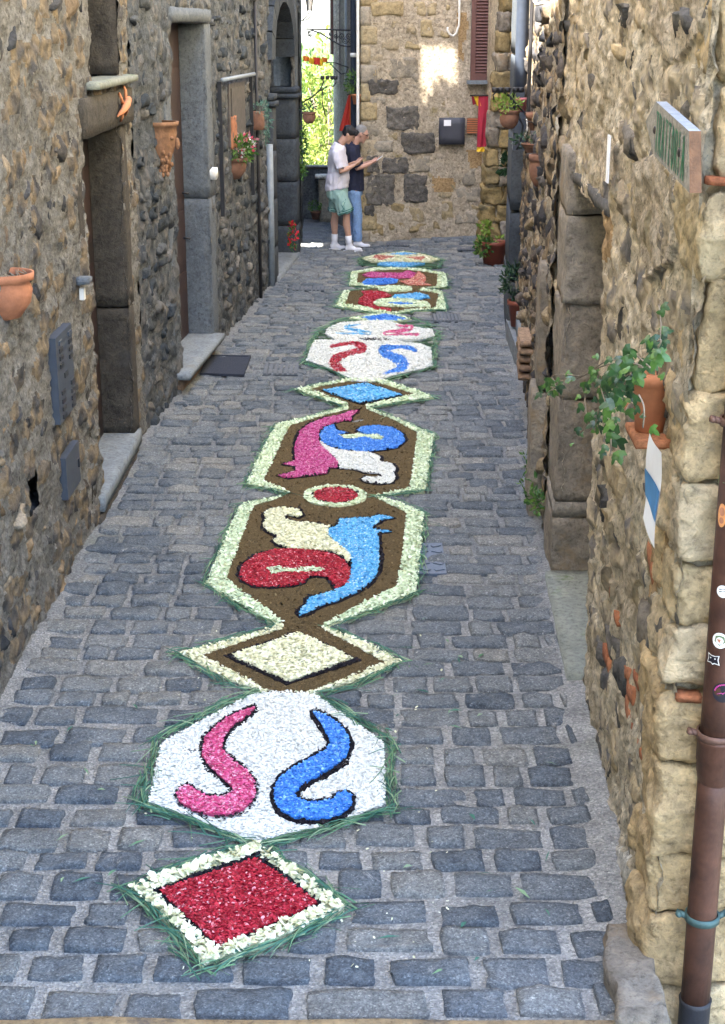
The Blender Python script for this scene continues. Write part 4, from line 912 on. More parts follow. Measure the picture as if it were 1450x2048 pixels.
# corner: the short face that looks at the camera
K1 = Wall((1.0, 4.49), (3, 4.49), (0, -1))
hfK = rubble_h(.8, 51)
wall_grid('corner_wall', K1, 0, 1.6, -.12, 3.75, .03, .03, hfK, [M['mortar_right']], houseC, o0=-.05)
qy = [1992, 1832, 1722, 1532, 1392, 1258, 1130, 966, 792, 572, 372, 178, -10, -200]
zq = [onY(1400, y_, 4.45)[2] for y_ in qy]
zq[0] = -.02; zq.insert(0, -.42)
for i in range(len(zq) - 1):
    z0, z1 = zq[i] + .006, zq[i + 1] - .006
    wx = (.33, .42)[i % 2] * rnd.uniform(.9, 1.08); wy = (.48, .36)[i % 2] * rnd.uniform(.9, 1.1)
    me = rblock_mesh('quoin', (wx, wy, z1 - z0), .034, .013, M['quoin'], amp=.022, freq=11, seed=60 + i, low=.03, cap=24, fine=.010)
    put('quoin', me, Matrix.Translation((.970 + .019 * (z0 + z1) / 2 + wx / 2 + rnd.uniform(-.014, .014), 4.462 + wy / 2 + rnd.uniform(-.01, .01), (z0 + z1) / 2)), houseC)
    x0 = .985 + .019 * (z0 + z1) / 2 + wx + .012; w2 = rnd.uniform(.34, .5)
    me = rblock_mesh('quoin', (w2, .2, z1 - z0 - .004), .03, .05, M['quoin'], amp=.014, freq=9, seed=80 + i, low=.02)
    put('quoin', me, Matrix.Translation((x0 + w2 / 2, 4.47 + .1, (z0 + z1) / 2)), houseC)
# doorway: far jamb, lintel, threshold
z = -.1
for k, h in enumerate((.48, .10, .62, .55, .50, .36)):
    block('door_jamb', R1, 4.0, 4.55, z + .003, z + h - .001, -.42, .012 + (.012 if k < 2 else 0), M['jamb_right'], houseC, .010, .045, .016, 90 + k, .010); z += h
block('lintel', R1, 2.25, 4.2, 2.335, 2.40, -.4, -.01, M['stone_right'], houseC, .010, .035, .016, 98)
block('threshold', R1, 2.45, 4.0, -.1, .05, -.4, .06, M['slab_green'], houseC, .012, .08, .004, 99)
b = MB(); wbox(b, R1, 2.42, 4.02, .02, 2.35, -.36, -.30); b.build('door', M['wood_dark'], houseC, smooth=False)
# old bricks and stray pieces
kb = rblock_mesh('brick', (.20, .06, .045), .008, .04, M['brick_old'], amp=.006, freq=14, seed=2)
for (px_, py_) in ((1242, 1345), (1250, 1385), (1246, 1425), (1258, 1470), (1262, 1360), (1202, 1310), (1214, 1185), (1208, 1330), (1262, 1690), (1222, 1235), (1270, 1500), (1275, 850), (1245, 830), (1290, 1125)):
    u, z = R1.px(px_, py_, 0)
    put('brick', kb, R1.mat(u, z, -.045, rnd.uniform(-.5, .5), (rnd.uniform(.5, 1.0), 1, rnd.uniform(.8, 1.6))), houseC)
for (px_, py_) in ((1440, 362), (1376, 1392)):
    put('brick', kb, Matrix.Translation(onY(px_, py_, 4.475)) @ Matrix.Rotation(.05, 4, 'Y') @ Matrix.Diagonal((.42, 1, .6, 1)), houseC)
# guard stone at the foot of the corner
gs = thing('guard_stone', 'worn grey guard stone block at the foot of the right corner', 'stone block', (.95, 4.55, 0))
x0, y0 = gp(1190, 1880, .12); me = rblock_mesh('guard_stone', (.17, .56, .16), .02, .025, M['jamb_right'], amp=.016, freq=12, seed=9, low=.03, fine=.006)
put('block', me, Matrix.Translation((.93, 4.41, .005)) @ Matrix.Rotation(-.10, 4, 'Z'), gs)
# downpipe
dp = thing('downpipe', 'brown copper downpipe with stickers against the ochre corner on the right', 'downpipe', (1.135, 4.38, 0))
PX, PY = 1.142, 4.375
b = MB().tube([(PX, PY, z) for z in np.linspace(.86, 3.8, 12)], .056, 20); b.build('upper_pipe', M['copper'], dp)
b = MB().tube([(PX - .004, PY, z) for z in np.linspace(-.02, .90, 6)], .049, 20); b.build('lower_pipe', M['copper'], dp)
b = MB().lathe([(.05, -.075), (.053, -.07), (.058, -.04), (.06, -.035), (.06, 0), (.063, .005), (.063, .07), (.066, .075), (.066, .085), (.057, .09)], (PX, PY, .89), 24); b.build('sleeve', M['copper'], dp)
b = MB().tube([(PX - .004, PY, z) for z in (-.6, -.03, -.012)], [.053, .053, .056], 20); b.build('cast_foot', M['iron'], dp)
def clamp(z, mat, r):
    b = MB().lathe([(r, -.012), (r + .007, -.012), (r + .007, .012), (r, .012)], (PX - .003, PY, z), 24)
    for s in (-1, 1): b.tube([(PX + s * r, PY, z), (PX + s * (r + .035), PY + .02, z + .005)], .011, 8); b.ell((PX + s * (r + .03), PY + .005, z + .005), (.011, .016, .011), 8, 6)
    b.tube([(PX, PY + r, z), (PX, PY + .14, z)], .007, 6)
    b.build('clamp', mat, dp)
clamp(.31, M['copper_green'], .051); clamp(.985, M['rust'], .058); clamp(2.02, M['rust'], .058)
def on_pipe(ang, z, r=.0568): return (PX + r * math.sin(ang), PY - r * math.cos(ang), z)
def sticker(name, pts2, ang, z, mat, lift=.0003, parent=None):
    r = .0566 + lift; n = len(pts2)
    mx_, my_ = np.mean(pts2, 0)
    b = MB().add([on_pipe(ang + x / .056, z + y, r) for x, y in pts2] + [on_pipe(ang + mx_ / .056, z + my_, r + .0002)], [(i, (i + 1) % n, n) for i in range(n)])
    return b.build(name, mat, parent or dp)
def pipe_px(px_, py_):
    p = onY(px_, py_, PY - .05); return math.asin(max(-.95, min(.95, (p[0] - PX) / .056))), p[2]
a_, z_ = pipe_px(1447, 1035); o = sticker('orange_sticker', oval(0, 0, .018, .038, 18), a_, z_, M['sticker_orange']); sticker('badge_mark', oval(0, .012, .011, .014, 14), a_, z_, M['terracotta'], .0008, o); sticker('badge_mark', oval(0, -.016, .009, .010, 14), a_, z_, M['terracotta'], .0008, o)
a_, z_ = pipe_px(1446, 1184); o = sticker('white_round_sticker', oval(0, 0, .020, .020, 24), a_, z_, M['sticker_white'])
for q_, yy in enumerate((.006, -.002)): sticker('print_line', [(-.012, yy - .002), (.012, yy + .002), (.012, yy + .005), (-.012, yy + .001)], a_, z_, M['sticker_black'], .0008, o)
a_, z_ = pipe_px(1440, 1282); o = sticker('white_emblem_sticker', oval(0, 0, .025, .026, 24), a_, z_, M['sticker_white']); sticker('emblem_ring', [(-.017, -.004), (0, -.017), (.017, -.004), (.014, .014), (0, .018), (-.014, .014)], a_, z_, M['sticker_green'], .0008, o); sticker('emblem', oval(0, 0, .012, .012, 12), a_, z_, M['sticker_white'], .0014, o); sticker('emblem_spot', [(-.010, .004), (0, -.008), (.004, .006)], a_, z_, M['terracotta'], .002, o)
a_, z_ = pipe_px(1428, 1321); fx = [(-.020, -.014), (-.006, -.012), (0, -.016), (.006, -.012), (.020, -.014), (.016, .0), (.018, .012), (.006, .009), (-.006, .009), (-.018, .012), (-.016, 0)]
o = sticker('black_mask_sticker', [(x * 1.2, y * 1.25) for x, y in fx], a_, z_, M['sticker_white']); sticker('mask', fx, a_, z_, M['sticker_black'], .0008, o)
for s in (-1, 1): sticker('mask_eye', oval(s * .008, .002, .0025, .0025, 8), a_, z_, M['sticker_white'], .0014, o)
a_, z_ = pipe_px(1446, 1384); o = sticker('black_round_sticker', oval(0, 0, .034, .034, 28), a_, z_, M['sticker_black'])
for k in range(9):
    an = 2.9 - k * .22; sticker('pink_lettering', [(.027 * math.cos(an) + dx, .027 * math.sin(an) + dy) for dx, dy in ((-.0025, -.002), (.0015, -.003), (.0025, .002), (-.0015, .003))], a_, z_, M['sticker_pink'], .0008, o)
sticker('pink_line', [(-.02, -.006), (-.006, .0), (-.002, -.004), (.012, .008), (.012, .0065), (-.002, -.006), (-.006, -.002), (-.02, -.0075)], a_, z_, M['sticker_pink'], .0008, o)
a_, z_ = pipe_px(1447, 970); sticker('green_tape', [(-.03, -.012), (.05, -.012), (.05, .012), (-.03, .012)], a_, z_, M['sticker_green'])
# TRATTORIA board
sg = thing('wooden_sign', 'thick wooden board with TRATTORIA painted in green, on the ochre wall', 'sign', R1.P(.5, 2.8, .05))
o_f = .10
def SP(px_, py_, o=o_f): return R1.px(px_, py_, o)
far_t, far_b, near_t, near_b = SP(1312, 203), SP(1308, 312), SP(1378, 262), SP(1379, 386); mid = SP(1291, 243)
outl_s = [far_t, mid, far_b, near_b, near_t]
b = MB(); n = 5; V = [R1.P(u, z, o_f) for u, z in outl_s] + [R1.P(u, z, o_f - .032) for u, z in outl_s]
b.add(V, [(0, 1, 2, 3, 4)], 0); b.add(V, [(9, 8, 7, 6, 5), (0, 5, 6, 1), (1, 6, 7, 2), (2, 7, 8, 3)], 0); b.add(V, [(3, 8, 9, 4)], 1); b.add(V, [(4, 9, 5, 0)], 2)
b.build('board', [M['wood_sign'], M['wood_end'], M['wood_top']], sg, smooth=False)
GL = {'T': [[(0, 1), (1, 1)], [(.5, 1), (.5, 0)]], 'R': [[(0, 0), (0, 1), (.8, .95), (.9, .7), (.6, .52), (0, .5)], [(.45, .5), (1, 0)]], 'A': [[(0, 0), (.5, 1), (1, 0)], [(.2, .4), (.8, .4)]],
      'O': [[(.5, 1), (.1, .75), (.1, .25), (.5, 0), (.9, .25), (.9, .75), (.5, 1)]], 'I': [[(.5, 1), (.5, 0)]]}
wd = 'TRATTORIA'
for i, chh in enumerate(wd):
    f0 = .07 + .90 * i / len(wd); wl_ = .90 / len(wd) * (.60 if chh != 'I' else .3)
    def LP(x, y):
        f = f0 + wl_ * x; ut = far_t[0] + (near_t[0] - far_t[0]) * f; zt = far_t[1] + (near_t[1] - far_t[1]) * f; zb = far_b[1] + (near_b[1] - far_b[1]) * f
        return R1.P(ut, zb + (zt - zb) * (.14 + .70 * y), o_f + .0015)
    b = MB()
    for st_ in GL[chh]:
        for (xa, ya), (xb, yb) in zip(st_[:-1], st_[1:]):
            pa, pb = np.array(LP(xa, ya)), np.array(LP(xb, yb)); dd = pb - pa; nn_ = np.cross(dd, np.array((*R1.n, 0))); nn_ *= 1 / (np.linalg.norm(nn_) + 1e-9); nn_ *= .0040 + .0034 * abs(np.array((*R1.d, 0)).dot(nn_)) * (1 if i < 8 else 1.5); ex = dd / np.linalg.norm(dd) * .004
            b.add([pa + nn_ - ex, pb + nn_ + ex, pb - nn_ + ex, pa - nn_ - ex], [(0, 1, 2, 3)])
    b.build('letter', M['letter_green'], sg)
b = MB().ell(R1.P(*SP(1310, 260), o_f), (.006, .016, .012)); b.build('knot', M['wood_dark'], sg)
b = MB().ell(R1.P(*SP(1359, 305), o_f), (.006, .010, .014)); b.build('knot', M['wood_dark'], sg)
# poster
ps = thing('paper_poster', 'curling white paper poster with a blue band pinned to the ochre wall', 'poster', R1.P(.5, 1.6, .05))
def poster_part(name, f0, f1, mat, o):
    b = MB(); V = []; n = 10
    cs = [R1.px(1296, 866, .09), R1.px(1320, 905, .09), R1.px(1311, 1098, .09), R1.px(1282, 1035, .09)]
    for i in range(n + 1):
        f = f0 + (f1 - f0) * i / n
        for j in range(7):
            g = j / 6; u = (cs[0][0] * (1 - g) + cs[1][0] * g) * (1 - f) + (cs[3][0] * (1 - g) + cs[2][0] * g) * f; z = (cs[0][1] * (1 - g) + cs[1][1] * g) * (1 - f) + (cs[3][1] * (1 - g) + cs[2][1] * g) * f
            V.append(R1.P(u, z, o + .005 * math.sin(f * 6 + g * 3) + .006 * g * f))
    b.add(V, [(i * 7 + j, i * 7 + j + 1, i * 7 + 8 + j, i * 7 + 7 + j) for i in range(n) for j in range(6)]); return b.build(name, mat, ps)
poster_part('sheet', 0, 1, M['paper'], .085); poster_part('blue_band', .40, .72, M['poster_blue'], .088)
w1 = thing('paper_strip', 'narrow vertical white paper strip stuck to the right wall by the doorway lintel', 'paper', R1.P(2.2, 2.6, 0))
u, z = R1.px(1214, 318, .02); b = MB(); wbox(b, R1, u - .04, u + .04, z - .10, z + .10, .012, .018); b.build('strip', M['paper'], w1, smooth=False)

# ivy pot on its ledge
iv = thing('ivy_pot', 'terracotta pot of trailing ivy on a small ledge of the ochre wall', 'potted plant', R1.P(.8, 1.8, .1))
pu, pz = R1.px(1303, 742, .03)
c0 = np.array(R1.P(pu, pz, .025))
PH = pz - R1.px(1303, 860, .03)[1] + .02
b = MB().lathe([(.02, -PH), (.050, -PH), (.062, -.065), (.066, -.062), (.068, -.042), (.077, -.040), (.080, 0), (.071, 0), (.068, -.03)], c0, 26); b.build('pot', M['terracotta_new'], iv)
b = MB().lathe([(.001, -.025), (.069, -.03)], c0, 20); b.build('soil', M['soil'], iv)
led = rblock_mesh('ledge', (.26, .18, .035), .012, .04, M['brick_old'], amp=.007, freq=12, seed=3)
put('ledge', led, R1.mat(pu + .0, c0[2] - PH - .02, .0), houseC)
def ivy_leaf_mesh():
    pts = [(0, 0, 0), (-.42, .12, -.04), (-.52, .45, -.10), (-.24, .48, 0), (-.2, .8, -.06), (0, 1.08, -.14), (.2, .8, -.06), (.24, .48, 0), (.52, .45, -.10), (.42, .12, -.04), (0, .45, .05)]
    return MB().add(pts, [(i, (i + 1) % 10, 10) for i in range(10)]).mesh('leaf', M['leaf_ivy'], smooth=False)
ivm = ivy_leaf_mesh()
stems = MB(); lr = random.Random(21)
def ivy_strand(pix, n, size, dep0, dep1):
    """a runner through points of the photo, hanging a little in front of the wall"""
    pts = []
    for i, (px_, py_) in enumerate(pix):
        o = dep0 + (dep1 - dep0) * i / (len(pix) - 1); u, z = R1.px(px_, py_, o); pts.append(np.array(R1.P(u, z, o)))
    pts = np.array([p[:3] for p in densify_stroke([tuple(p) for p in pts], 4)])
    stems.tube(pts, .0028, 5)
    for k in range(n):
        f = (k + lr.random()) / n * (len(pts) - 1); i = min(int(f), len(pts) - 2); p = pts[i] + (pts[i + 1] - pts[i]) * (f - i)
        s = size * lr.uniform(.5, 1.1)
        nrm = Vector((-.55 + lr.uniform(-.5, .4), -.75 + lr.uniform(-.5, .5), .35 + lr.uniform(-.5, .6))).normalized()
        dn = Vector((lr.uniform(-.8, .8), lr.uniform(-.5, .5), -.9 + lr.uniform(-.3, .9))); dn = (dn - nrm * dn.dot(nrm)).normalized(); x = dn.cross(nrm)
        Mx = Matrix((x, dn, nrm)).transposed().to_4x4()
        off = Vector((lr.uniform(-1, 1), lr.uniform(-1, 1), lr.uniform(-1, 1))) * .028
        put('leaf', ivm, Matrix.Translation(Vector(p) + off) @ Mx @ Matrix.Scale(s, 4), iv)
ivy_strand([(1275, 728), (1248, 745), (1215, 770), (1195, 830), (1190, 862)], 22, .05, .12, .13)
ivy_strand([(1270, 735), (1236, 742), (1200, 760), (1215, 820), (1222, 880), (1220, 912)], 24, .05, .13, .15)
ivy_strand([(1262, 745), (1236, 768), (1230, 810), (1232, 850)], 18, .048, .15, .16)
ivy_strand([(1262, 748), (1246, 775), (1244, 815)], 14, .048, .15, .15)
ivy_strand([(1278, 790), (1288, 815), (1286, 855)], 4, .040, .17, .16)
ivy_strand([(1285, 735), (1225, 728), (1185, 745), (1170, 790), (1172, 850), (1145, 878)], 16, .044, .13, .16)
ivy_strand([(1283, 732), (1220, 720), (1160, 755), (1110, 765), (1075, 785)], 17, .050, .13, .18)
ivy_strand([(1160, 752), (1110, 750), (1090, 770), (1110, 775)], 12, .046, .16, .18)
ivy_strand([(1300, 735), (1270, 710), (1245, 715)], 12, .050, .13, .12)
ivy_strand([(1310, 740), (1315, 700), (1322, 680), (1295, 695)], 11, .050, .11, .10)
ivy_strand([(1318, 700), (1322, 650), (1318, 610)], 6, .045, .06, .04)
stems.build('stems', M['bark'], iv)
mo = thing('wall_weeds', 'pale green weeds growing at the foot of the dark door jamb on the right', 'weeds', (1.15, 8.9, 0)); mo['kind'] = 'stuff'
b = MB()
for k in range(9): leaves(b, (1.12 + rnd.uniform(-.02, .03), 9.1 + k * .12, .06 + rnd.uniform(0, .25)), (.03, .08, .06), 14, .05, 40 + k)
b.build('weeds', M['leaf_green'], mo, smooth=False, kind='stuff')

# ------------------------------------------------------------------ right house, far: dark rubble
houseD = thing('stone_house', 'shaded dark rubble house on the right hung with terracotta pots', 'house', (1.6, 14, 0))
hfD = rubble_h(1.4, 61, .34, .17)
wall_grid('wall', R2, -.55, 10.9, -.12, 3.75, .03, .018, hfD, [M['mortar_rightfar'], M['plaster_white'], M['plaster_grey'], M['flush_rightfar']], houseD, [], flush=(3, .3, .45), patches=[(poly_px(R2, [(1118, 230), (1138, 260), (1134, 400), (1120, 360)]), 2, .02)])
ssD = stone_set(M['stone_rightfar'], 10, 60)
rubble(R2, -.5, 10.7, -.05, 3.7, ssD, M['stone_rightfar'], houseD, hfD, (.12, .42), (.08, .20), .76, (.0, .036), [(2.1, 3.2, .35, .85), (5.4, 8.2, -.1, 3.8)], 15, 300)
prism('upper_wall', [R2.P(-.05, 0, -.02)[:2], R2.P(10.8, 0, -.02)[:2], (6, 20.7), (6, 9.9)], 3.72, 8.0, M['upper_bounce'], houseD)
prism('inner_wall', [R2.P(-.05, 0, -.25)[:2], R2.P(10.8, 0, -.25)[:2], (6, 20.7), (6, 9.9)], -.1, 3.72, M['mortar_rightfar'], houseD)
prism('roof', [R2.P(-.05, 0, .12)[:2], R2.P(10.8, 0, .12)[:2], (6, 20.7), (6, 9.9)], 8.0, 8.12, M['terracotta_old'], houseD)
for k, z in enumerate((-.1, .62, 1.35, 2.1, 2.9)):
    block('pier', R2, 5.9, 7.9, z + .004, z + (.71 if k < 2 else .79), -.1, .13, M['pier_dark'], houseD, .015, .16, .006, k)
for k, z in enumerate((.40, .47, .54, .61, .68)):
    me = rblock_mesh('brick', (.62, .16, .052), .012, .06, M['brick_dim'], amp=.010, freq=10, seed=k); put('brick', me, R2.mat(2.6 + rnd.uniform(-.05, .05), z, .03), houseD)
block('buttress_stone', R2, -.25, .3, -.1, .85, -.1, .10, M['jamb_right'], houseD, .03, .08, .014, 11)
block('buttress_stone', R2, -.2, .25, .856, 1.7, -.1, .07, M['jamb_right'], houseD, .03, .08, .014, 12)
b = MB().tube([R2.P(4.9, z, .09) for z in np.linspace(2.45, 3.9, 5)], .06, 14); b.build('drain_pipe', M['pipe_blue'], houseD)
b = MB(); wbox(b, R2, 4.72, 5.05, 2.05, 2.62, .03, .15); b.build('meter_box', M['slate'], houseD, smooth=False)
for u, r_, mt, z0 in ((3.7, .012, 'cable_dark', 2.1), (3.35, .010, 'cable_dark', 2.35)):
    b = MB().tube([R2.P(u + .03 * math.sin(z * 3), z, .055) for z in np.linspace(z0, 3.8, 9)], r_, 7); b.build('wall_cable', M[mt], houseD)
b = MB().tube([onY(1068, 0, 12.3), onY(1074, 9, 12.3), onY(1110, 2, 11.9), onY(1128, -4, 11.6)], .012, 7); b.build('white_cable', M['cable_white'], houseD)
# iron pot stand with cups
def ptsY(pix, Y): return [onY(x, y, Y) for x, y in pix]
ist = thing('iron_pot_stand', 'black wrought iron stand with four candle cups fixed to the shaded right wall', 'pot stand', onY(1050, 220, 13.6))
b = MB().tube(ptsY([(990, 182), (1004, 180), (1018, 192), (1032, 222), (1046, 252), (1040, 285), (1033, 300)], 13.6), .010, 7, m=0)
b.tube(ptsY([(1030, 215), (1026, 200), (1028, 185), (1036, 178)], 13.6), .008, 6); b.tube(ptsY([(988, 200), (986, 190), (992, 184), (1000, 186)], 13.6), .007, 6)
b.tube(ptsY([(1018, 190), (1030, 205), (1050, 226), (1075, 235), (1090, 232)], 13.6), .009, 6); b.build('arms', M['iron'], ist)
for x in (990, 1001, 1015, 1031, 1042):
    p = onY(x, 180, 13.55 + (x - 1010) * .002); b = MB().lathe([(.018, -.022), (.026, -.02), (.03, .02), (.026, .022), (.022, -.01)], p, 12); b.build('cup', M['iron'], ist)
def pot_at(name, label, px_, py_, Y, r, h, mat, prof=None, group=None, seg=22):
    p = onY(px_, py_, Y); t = thing(name, label, 'flower pot', p, group)
    prof = prof or [(.02, -h), (r * .62, -h), (r * .92, -h * .2), (r * 1.05, -h * .19), (r * 1.06, 0), (r * .94, 0), (r * .9, -.03)]
    MB().lathe(prof, p, seg).build('pot', mat, t); MB().lathe([(.001, -.028), (r * .92, -.03)], p, 16).build('soil', M['soil'], t)
    return t, p
bellied = lambda r, h: [(.02, -h), (r * .5, -h * .97), (r * .85, -h * .72), (r * .98, -h * .45), (r * .93, -h * .26), (r * .92, -h * .20), (r * 1.02, -h * .18), (r * 1.02, -h * .05), (r * 1.0, 0), (r * .88, 0), (r * .84, -.04)]
t, p = pot_at('hanging_pot', 'brown round pot of lime green plants hanging from the iron stand', 1019, 220, 13.6, .088, .16, M['terracotta_old'], bellied(.088, .16))
foliage(t, 'foliage', (p[0] - .02, p[1], p[2] + .05), (.12, .09, .09), 170, .045, M['leaf_lime'], 31)
t, p = pot_at('hanging_pot', 'pink tapered pot at the top of the iron stand', 1043, 196, 13.9, .06, .12, M['pink_pot'])
t, p = pot_at('hanging_pot', 'tall brown conical pot with a wire ring on the shaded right wall', 1073, 224, 13.0, .085, .21, M['terracotta_old'], [(.02, -.21), (.035, -.20), (.08, -.05), (.088, -.045), (.09, 0), (.08, 0), (.076, -.03)])
MB().tube([(p[0] + .10 * math.cos(a), p[1] + .10 * math.sin(a), p[2] - .06 + .02 * math.sin(a)) for a in np.linspace(0, 2 * math.pi, 19)], .004, 5).build('wire_ring', M['iron'], t)
t, p = pot_at('hanging_pot', 'shallow reddish bowl pot with dark sprigs under the conical pot', 1066, 286, 12.7, .095, .075, M['terracotta_old'])
foliage(t, 'foliage', (p[0] - .06, p[1], p[2] + .02), (.11, .08, .06), 110, .04, M['leaf_dark'], 32)
t, p = pot_at('hanging_pot', 'large round bellied terracotta pot, lowest on the shaded right wall', 1085, 309, 11.9, .105, .25, M['terracotta_old'], bellied(.105, .25))
MB().tube([(p[0], p[1], p[2]), (p[0] + .02, p[1] + .02, p[2] + .1), (p[0] + .05, p[1], p[2] + .16)], .004, 5).build('twigs', M['bark'], t)
lp = thing('wall_plant', 'glossy dark green plant growing out of the buttress wall', 'plant', onY(1016, 330, 21.7))
foliage(lp, 'foliage', onY(1016, 330, 21.7), (.09, .08, .13), 60, .12, M['leaf_dark'], 33, aspect=.6)
wb = thing('white_hook', 'thin white hook hanging between the brown pots', 'hook', onY(1053, 250, 13.4))
MB().tube(ptsY([(1053, 238), (1055, 250), (1054, 262), (1050, 272)], 13.4), .006, 6).build('hook', M['cable_white'], wb)
# planter step with a shrub
stp = thing('grey_doorstep', 'narrow grey stone doorstep holding the potted shrub on the right', 'step', (1.6, 15, 0))
q = [(1.535, 15.9), (1.50, 14.5), (1.66, 13.9), (1.78, 14.0), (1.85, 15.9)]
prism('slab', q, -.05, .20, M['slab'], stp)
block('riser', R2, 4.1, 6.1, -.08, .40, -.05, .05, M['slab'], stp, .01, .1, .003, 5)
t, p = pot_at('potted_shrub', 'dark green leafy shrub in a brown plastic pot on the grey doorstep', 1036, 600, 15.35, .105, .27, M['plastic_pot'])
t['category'] = 'potted plant'
p2 = onY(1032, 562, 15.35); foliage(t, 'foliage', p2, (.15, .15, .19), 260, .075, M['leaf_dark'], 34, aspect=.42); MB().tube([p, (p2[0], p2[1], p2[2])], .012, 6).build('stem', M['bark'], t)
t, p = pot_at('terracotta_tub', 'large brown plastic tub with trailing green plants by the buttress', 988, 482, 21.2, .19, .36, M['plastic_pot'], [(.02, -.36), (.135, -.36), (.175, -.06), (.188, -.055), (.19, 0), (.175, 0), (.17, -.03)])
t['category'] = 'potted plant'
foliage(t, 'foliage', (p[0] - .16, p[1] - .12, p[2] - .06), (.11, .10, .14), 170, .07, M['leaf_green'], 35); foliage(t, 'lime_leaves', (p[0] - .13, p[1], p[2] + .19), (.07, .07, .07), 40, .08, M['leaf_lime'], 36, aspect=.8); foliage(t, 'lime_leaves', (p[0] + .06, p[1], p[2] + .02), (.10, .08, .03), 24, .07, M['leaf_lime'], 37)
MB().tube([(p[0] - .12, p[1], p[2] - .02), (p[0] - .13, p[1], p[2] + .22)], .008, 6).build('stem', M['bark'], t)

# ------------------------------------------------------------------ buttress house
houseE = thing('buttress', 'ochre mossy stone buttress standing on the right before the end house', 'buttress', (1.9, 22, 0))
fx0 = lambda z: 1.66 + .27 * z / 3.5
nb = 15; zb_ = np.linspace(-.05, 3.9, nb + 1); rr = random.Random(3)
for i in range(nb):
    z0, z1 = zb_[i], zb_[i + 1]; x = fx0((z0 + z1) / 2); xe = 2.32
    cuts_ = [x, x + (xe - x) * rr.uniform(.35, .6), xe + .02] if i % 2 else [x, x + (xe - x) * rr.uniform(.25, .4), x + (xe - x) * .72, xe + .02]
    for a_, b_ in zip(cuts_[:-1], cuts_[1:]):
        me = rblock_mesh('stone', (b_ - a_ - .006, .4, z1 - z0 - .006), .02, .035, M['rock_moss'] if rr.random() < .72 else M['jamb_right'], amp=.026, freq=10, seed=rr.randrange(999), low=.05, fine=.008)
        put('stone', me, Matrix.Translation(((a_ + b_) / 2, 22.0 + .2 + rr.uniform(-.03, .02) - (.05 if a_ > x + .25 else 0), (z0 + z1) / 2)), houseE)
MB().add([(1.70, 22.06, -.1), (2.36, 22.06, -.1), (2.36, 22.06, 3.9), (1.98, 22.06, 3.9)], [(0, 1, 2, 3)]).build('infill', M['mortar_right'], houseE)
prism('core', [(1.95, 22.1), (2.6, 22.1), (2.6, 23.6), (1.85, 23.6)], -.1, 3.8, M['mortar_right'], houseE)
prism('upper_wall', [(1.97, 22.05), (5, 22.05), (5, 23.6), (1.97, 23.6)], 3.8, 8.0, M['mortar_right'], houseE)
prism('side_wall', [(2.02, 20.6), (5, 20.6), (5, 22.1), (2.3, 22.1)], -.1, 7.5, M['mortar_rightfar'], houseE)

# ------------------------------------------------------------------ end house across the street
houseF = thing('end_house', 'stone house closing the street, beige plaster with dark rough blocks and brown shutter', 'house', (1, 23.6, 0))
WF = Wall((-.02, 23.5), (3, 23.5), (0, -1))
def hfF(u, z): return .018 * fbm2(u * 2.2, z * 2.2, 71, 4) + .012 * fbm2(u * 9, z * 9, 73, 4)
def fpx(x, y): p = onY(580 + x / 2.9, y / 2.9, 23.5); return p[0] + .02, p[2]
patF = [([(.85, 1.9), (1.5, 1.9), (1.5, 3.0), (.85, 3.0)], 0, .004), ([fpx(*q) for q in ((975, 80), (1025, 60), (1030, 200), (1005, 260), (1010, 360), (975, 330))], 1, .006), ([fpx(*q) for q in ((820, 1030), (950, 1040), (955, 1110), (830, 1120))], 1, .006), ([fpx(*q) for q in ((1030, 870), (1110, 870), (1115, 960), (1050, 980))], 1, .006)]
wall_grid('wall', WF, 0, 2.6, -.08, 3.75, .03, .03, hfF, [M['facade'], M['plaster_ochre']], houseF, [], patF)
BL = [('rock_dark', [(560, 620, 745, 750), (645, 770, 838, 885), (460, 460, 630, 545), (535, 915, 680, 1005), (445, 900, 515, 1005), (440, 1010, 602, 1190), (660, 1010, 795, 1170), (435, 1195, 490, 1250)], .022),
      ('rock_grey', [(445, 655, 525, 795), (562, 332, 732, 462), (440, 810, 600, 890), (690, 900, 815, 1000), (660, 490, 750, 540), (470, 560, 560, 610), (700, 420, 755, 480), (1000, 980, 1090, 1080), (960, 1230, 1080, 1300), (960, 1080, 1095, 1170)], .004),
      ('rock_yellow', [(470, 10, 660, 95), (720, 10, 790, 95), (800, 10, 850, 95), (590, 125, 650, 170), (665, 130, 735, 195), (755, 120, 838, 215), (470, 120, 512, 200), (530, 220, 632, 290), (665, 240, 760, 290), (840, 165, 930, 220), (470, 310, 540, 380), (870, 610, 920, 650), (850, 588, 908, 615), (540, 760, 625, 805), (575, 1180, 662, 1340), (685, 1200, 782, 1290), (690, 1298, 800, 1350), (830, 1060, 950, 1100), (800, 980, 860, 1030), (880, 1170, 950, 1285), (830, 1240, 876, 1340), (450, 1290, 540, 1370), (900, 30, 940, 60), (480, 395, 545, 445), (860, 1110, 940, 1150), (1040, 1190, 1100, 1225)], .006)]
sd = 0
for mt, lst, pr in BL:
    for x0, y0, x1, y1 in lst:
        u0, z1 = fpx(x0, y0); u1, z0 = fpx(x1, y1); sd += 1
        rough = mt == 'rock_dark'
        me = rblock_mesh('stone', (max(.05, u1 - u0), .12, max(.05, z1 - z0)), .018, .022 if rough else .04, M[mt], amp=.034 if rough else .014, freq=19 if rough else 11, seed=100 + sd, low=.03)
        put('stone', me, WF.mat((u0 + u1) / 2, (z0 + z1) / 2, pr - .06 + float(hfF(np.array([u0]), np.array([z0]))[0]) * .6), houseF)
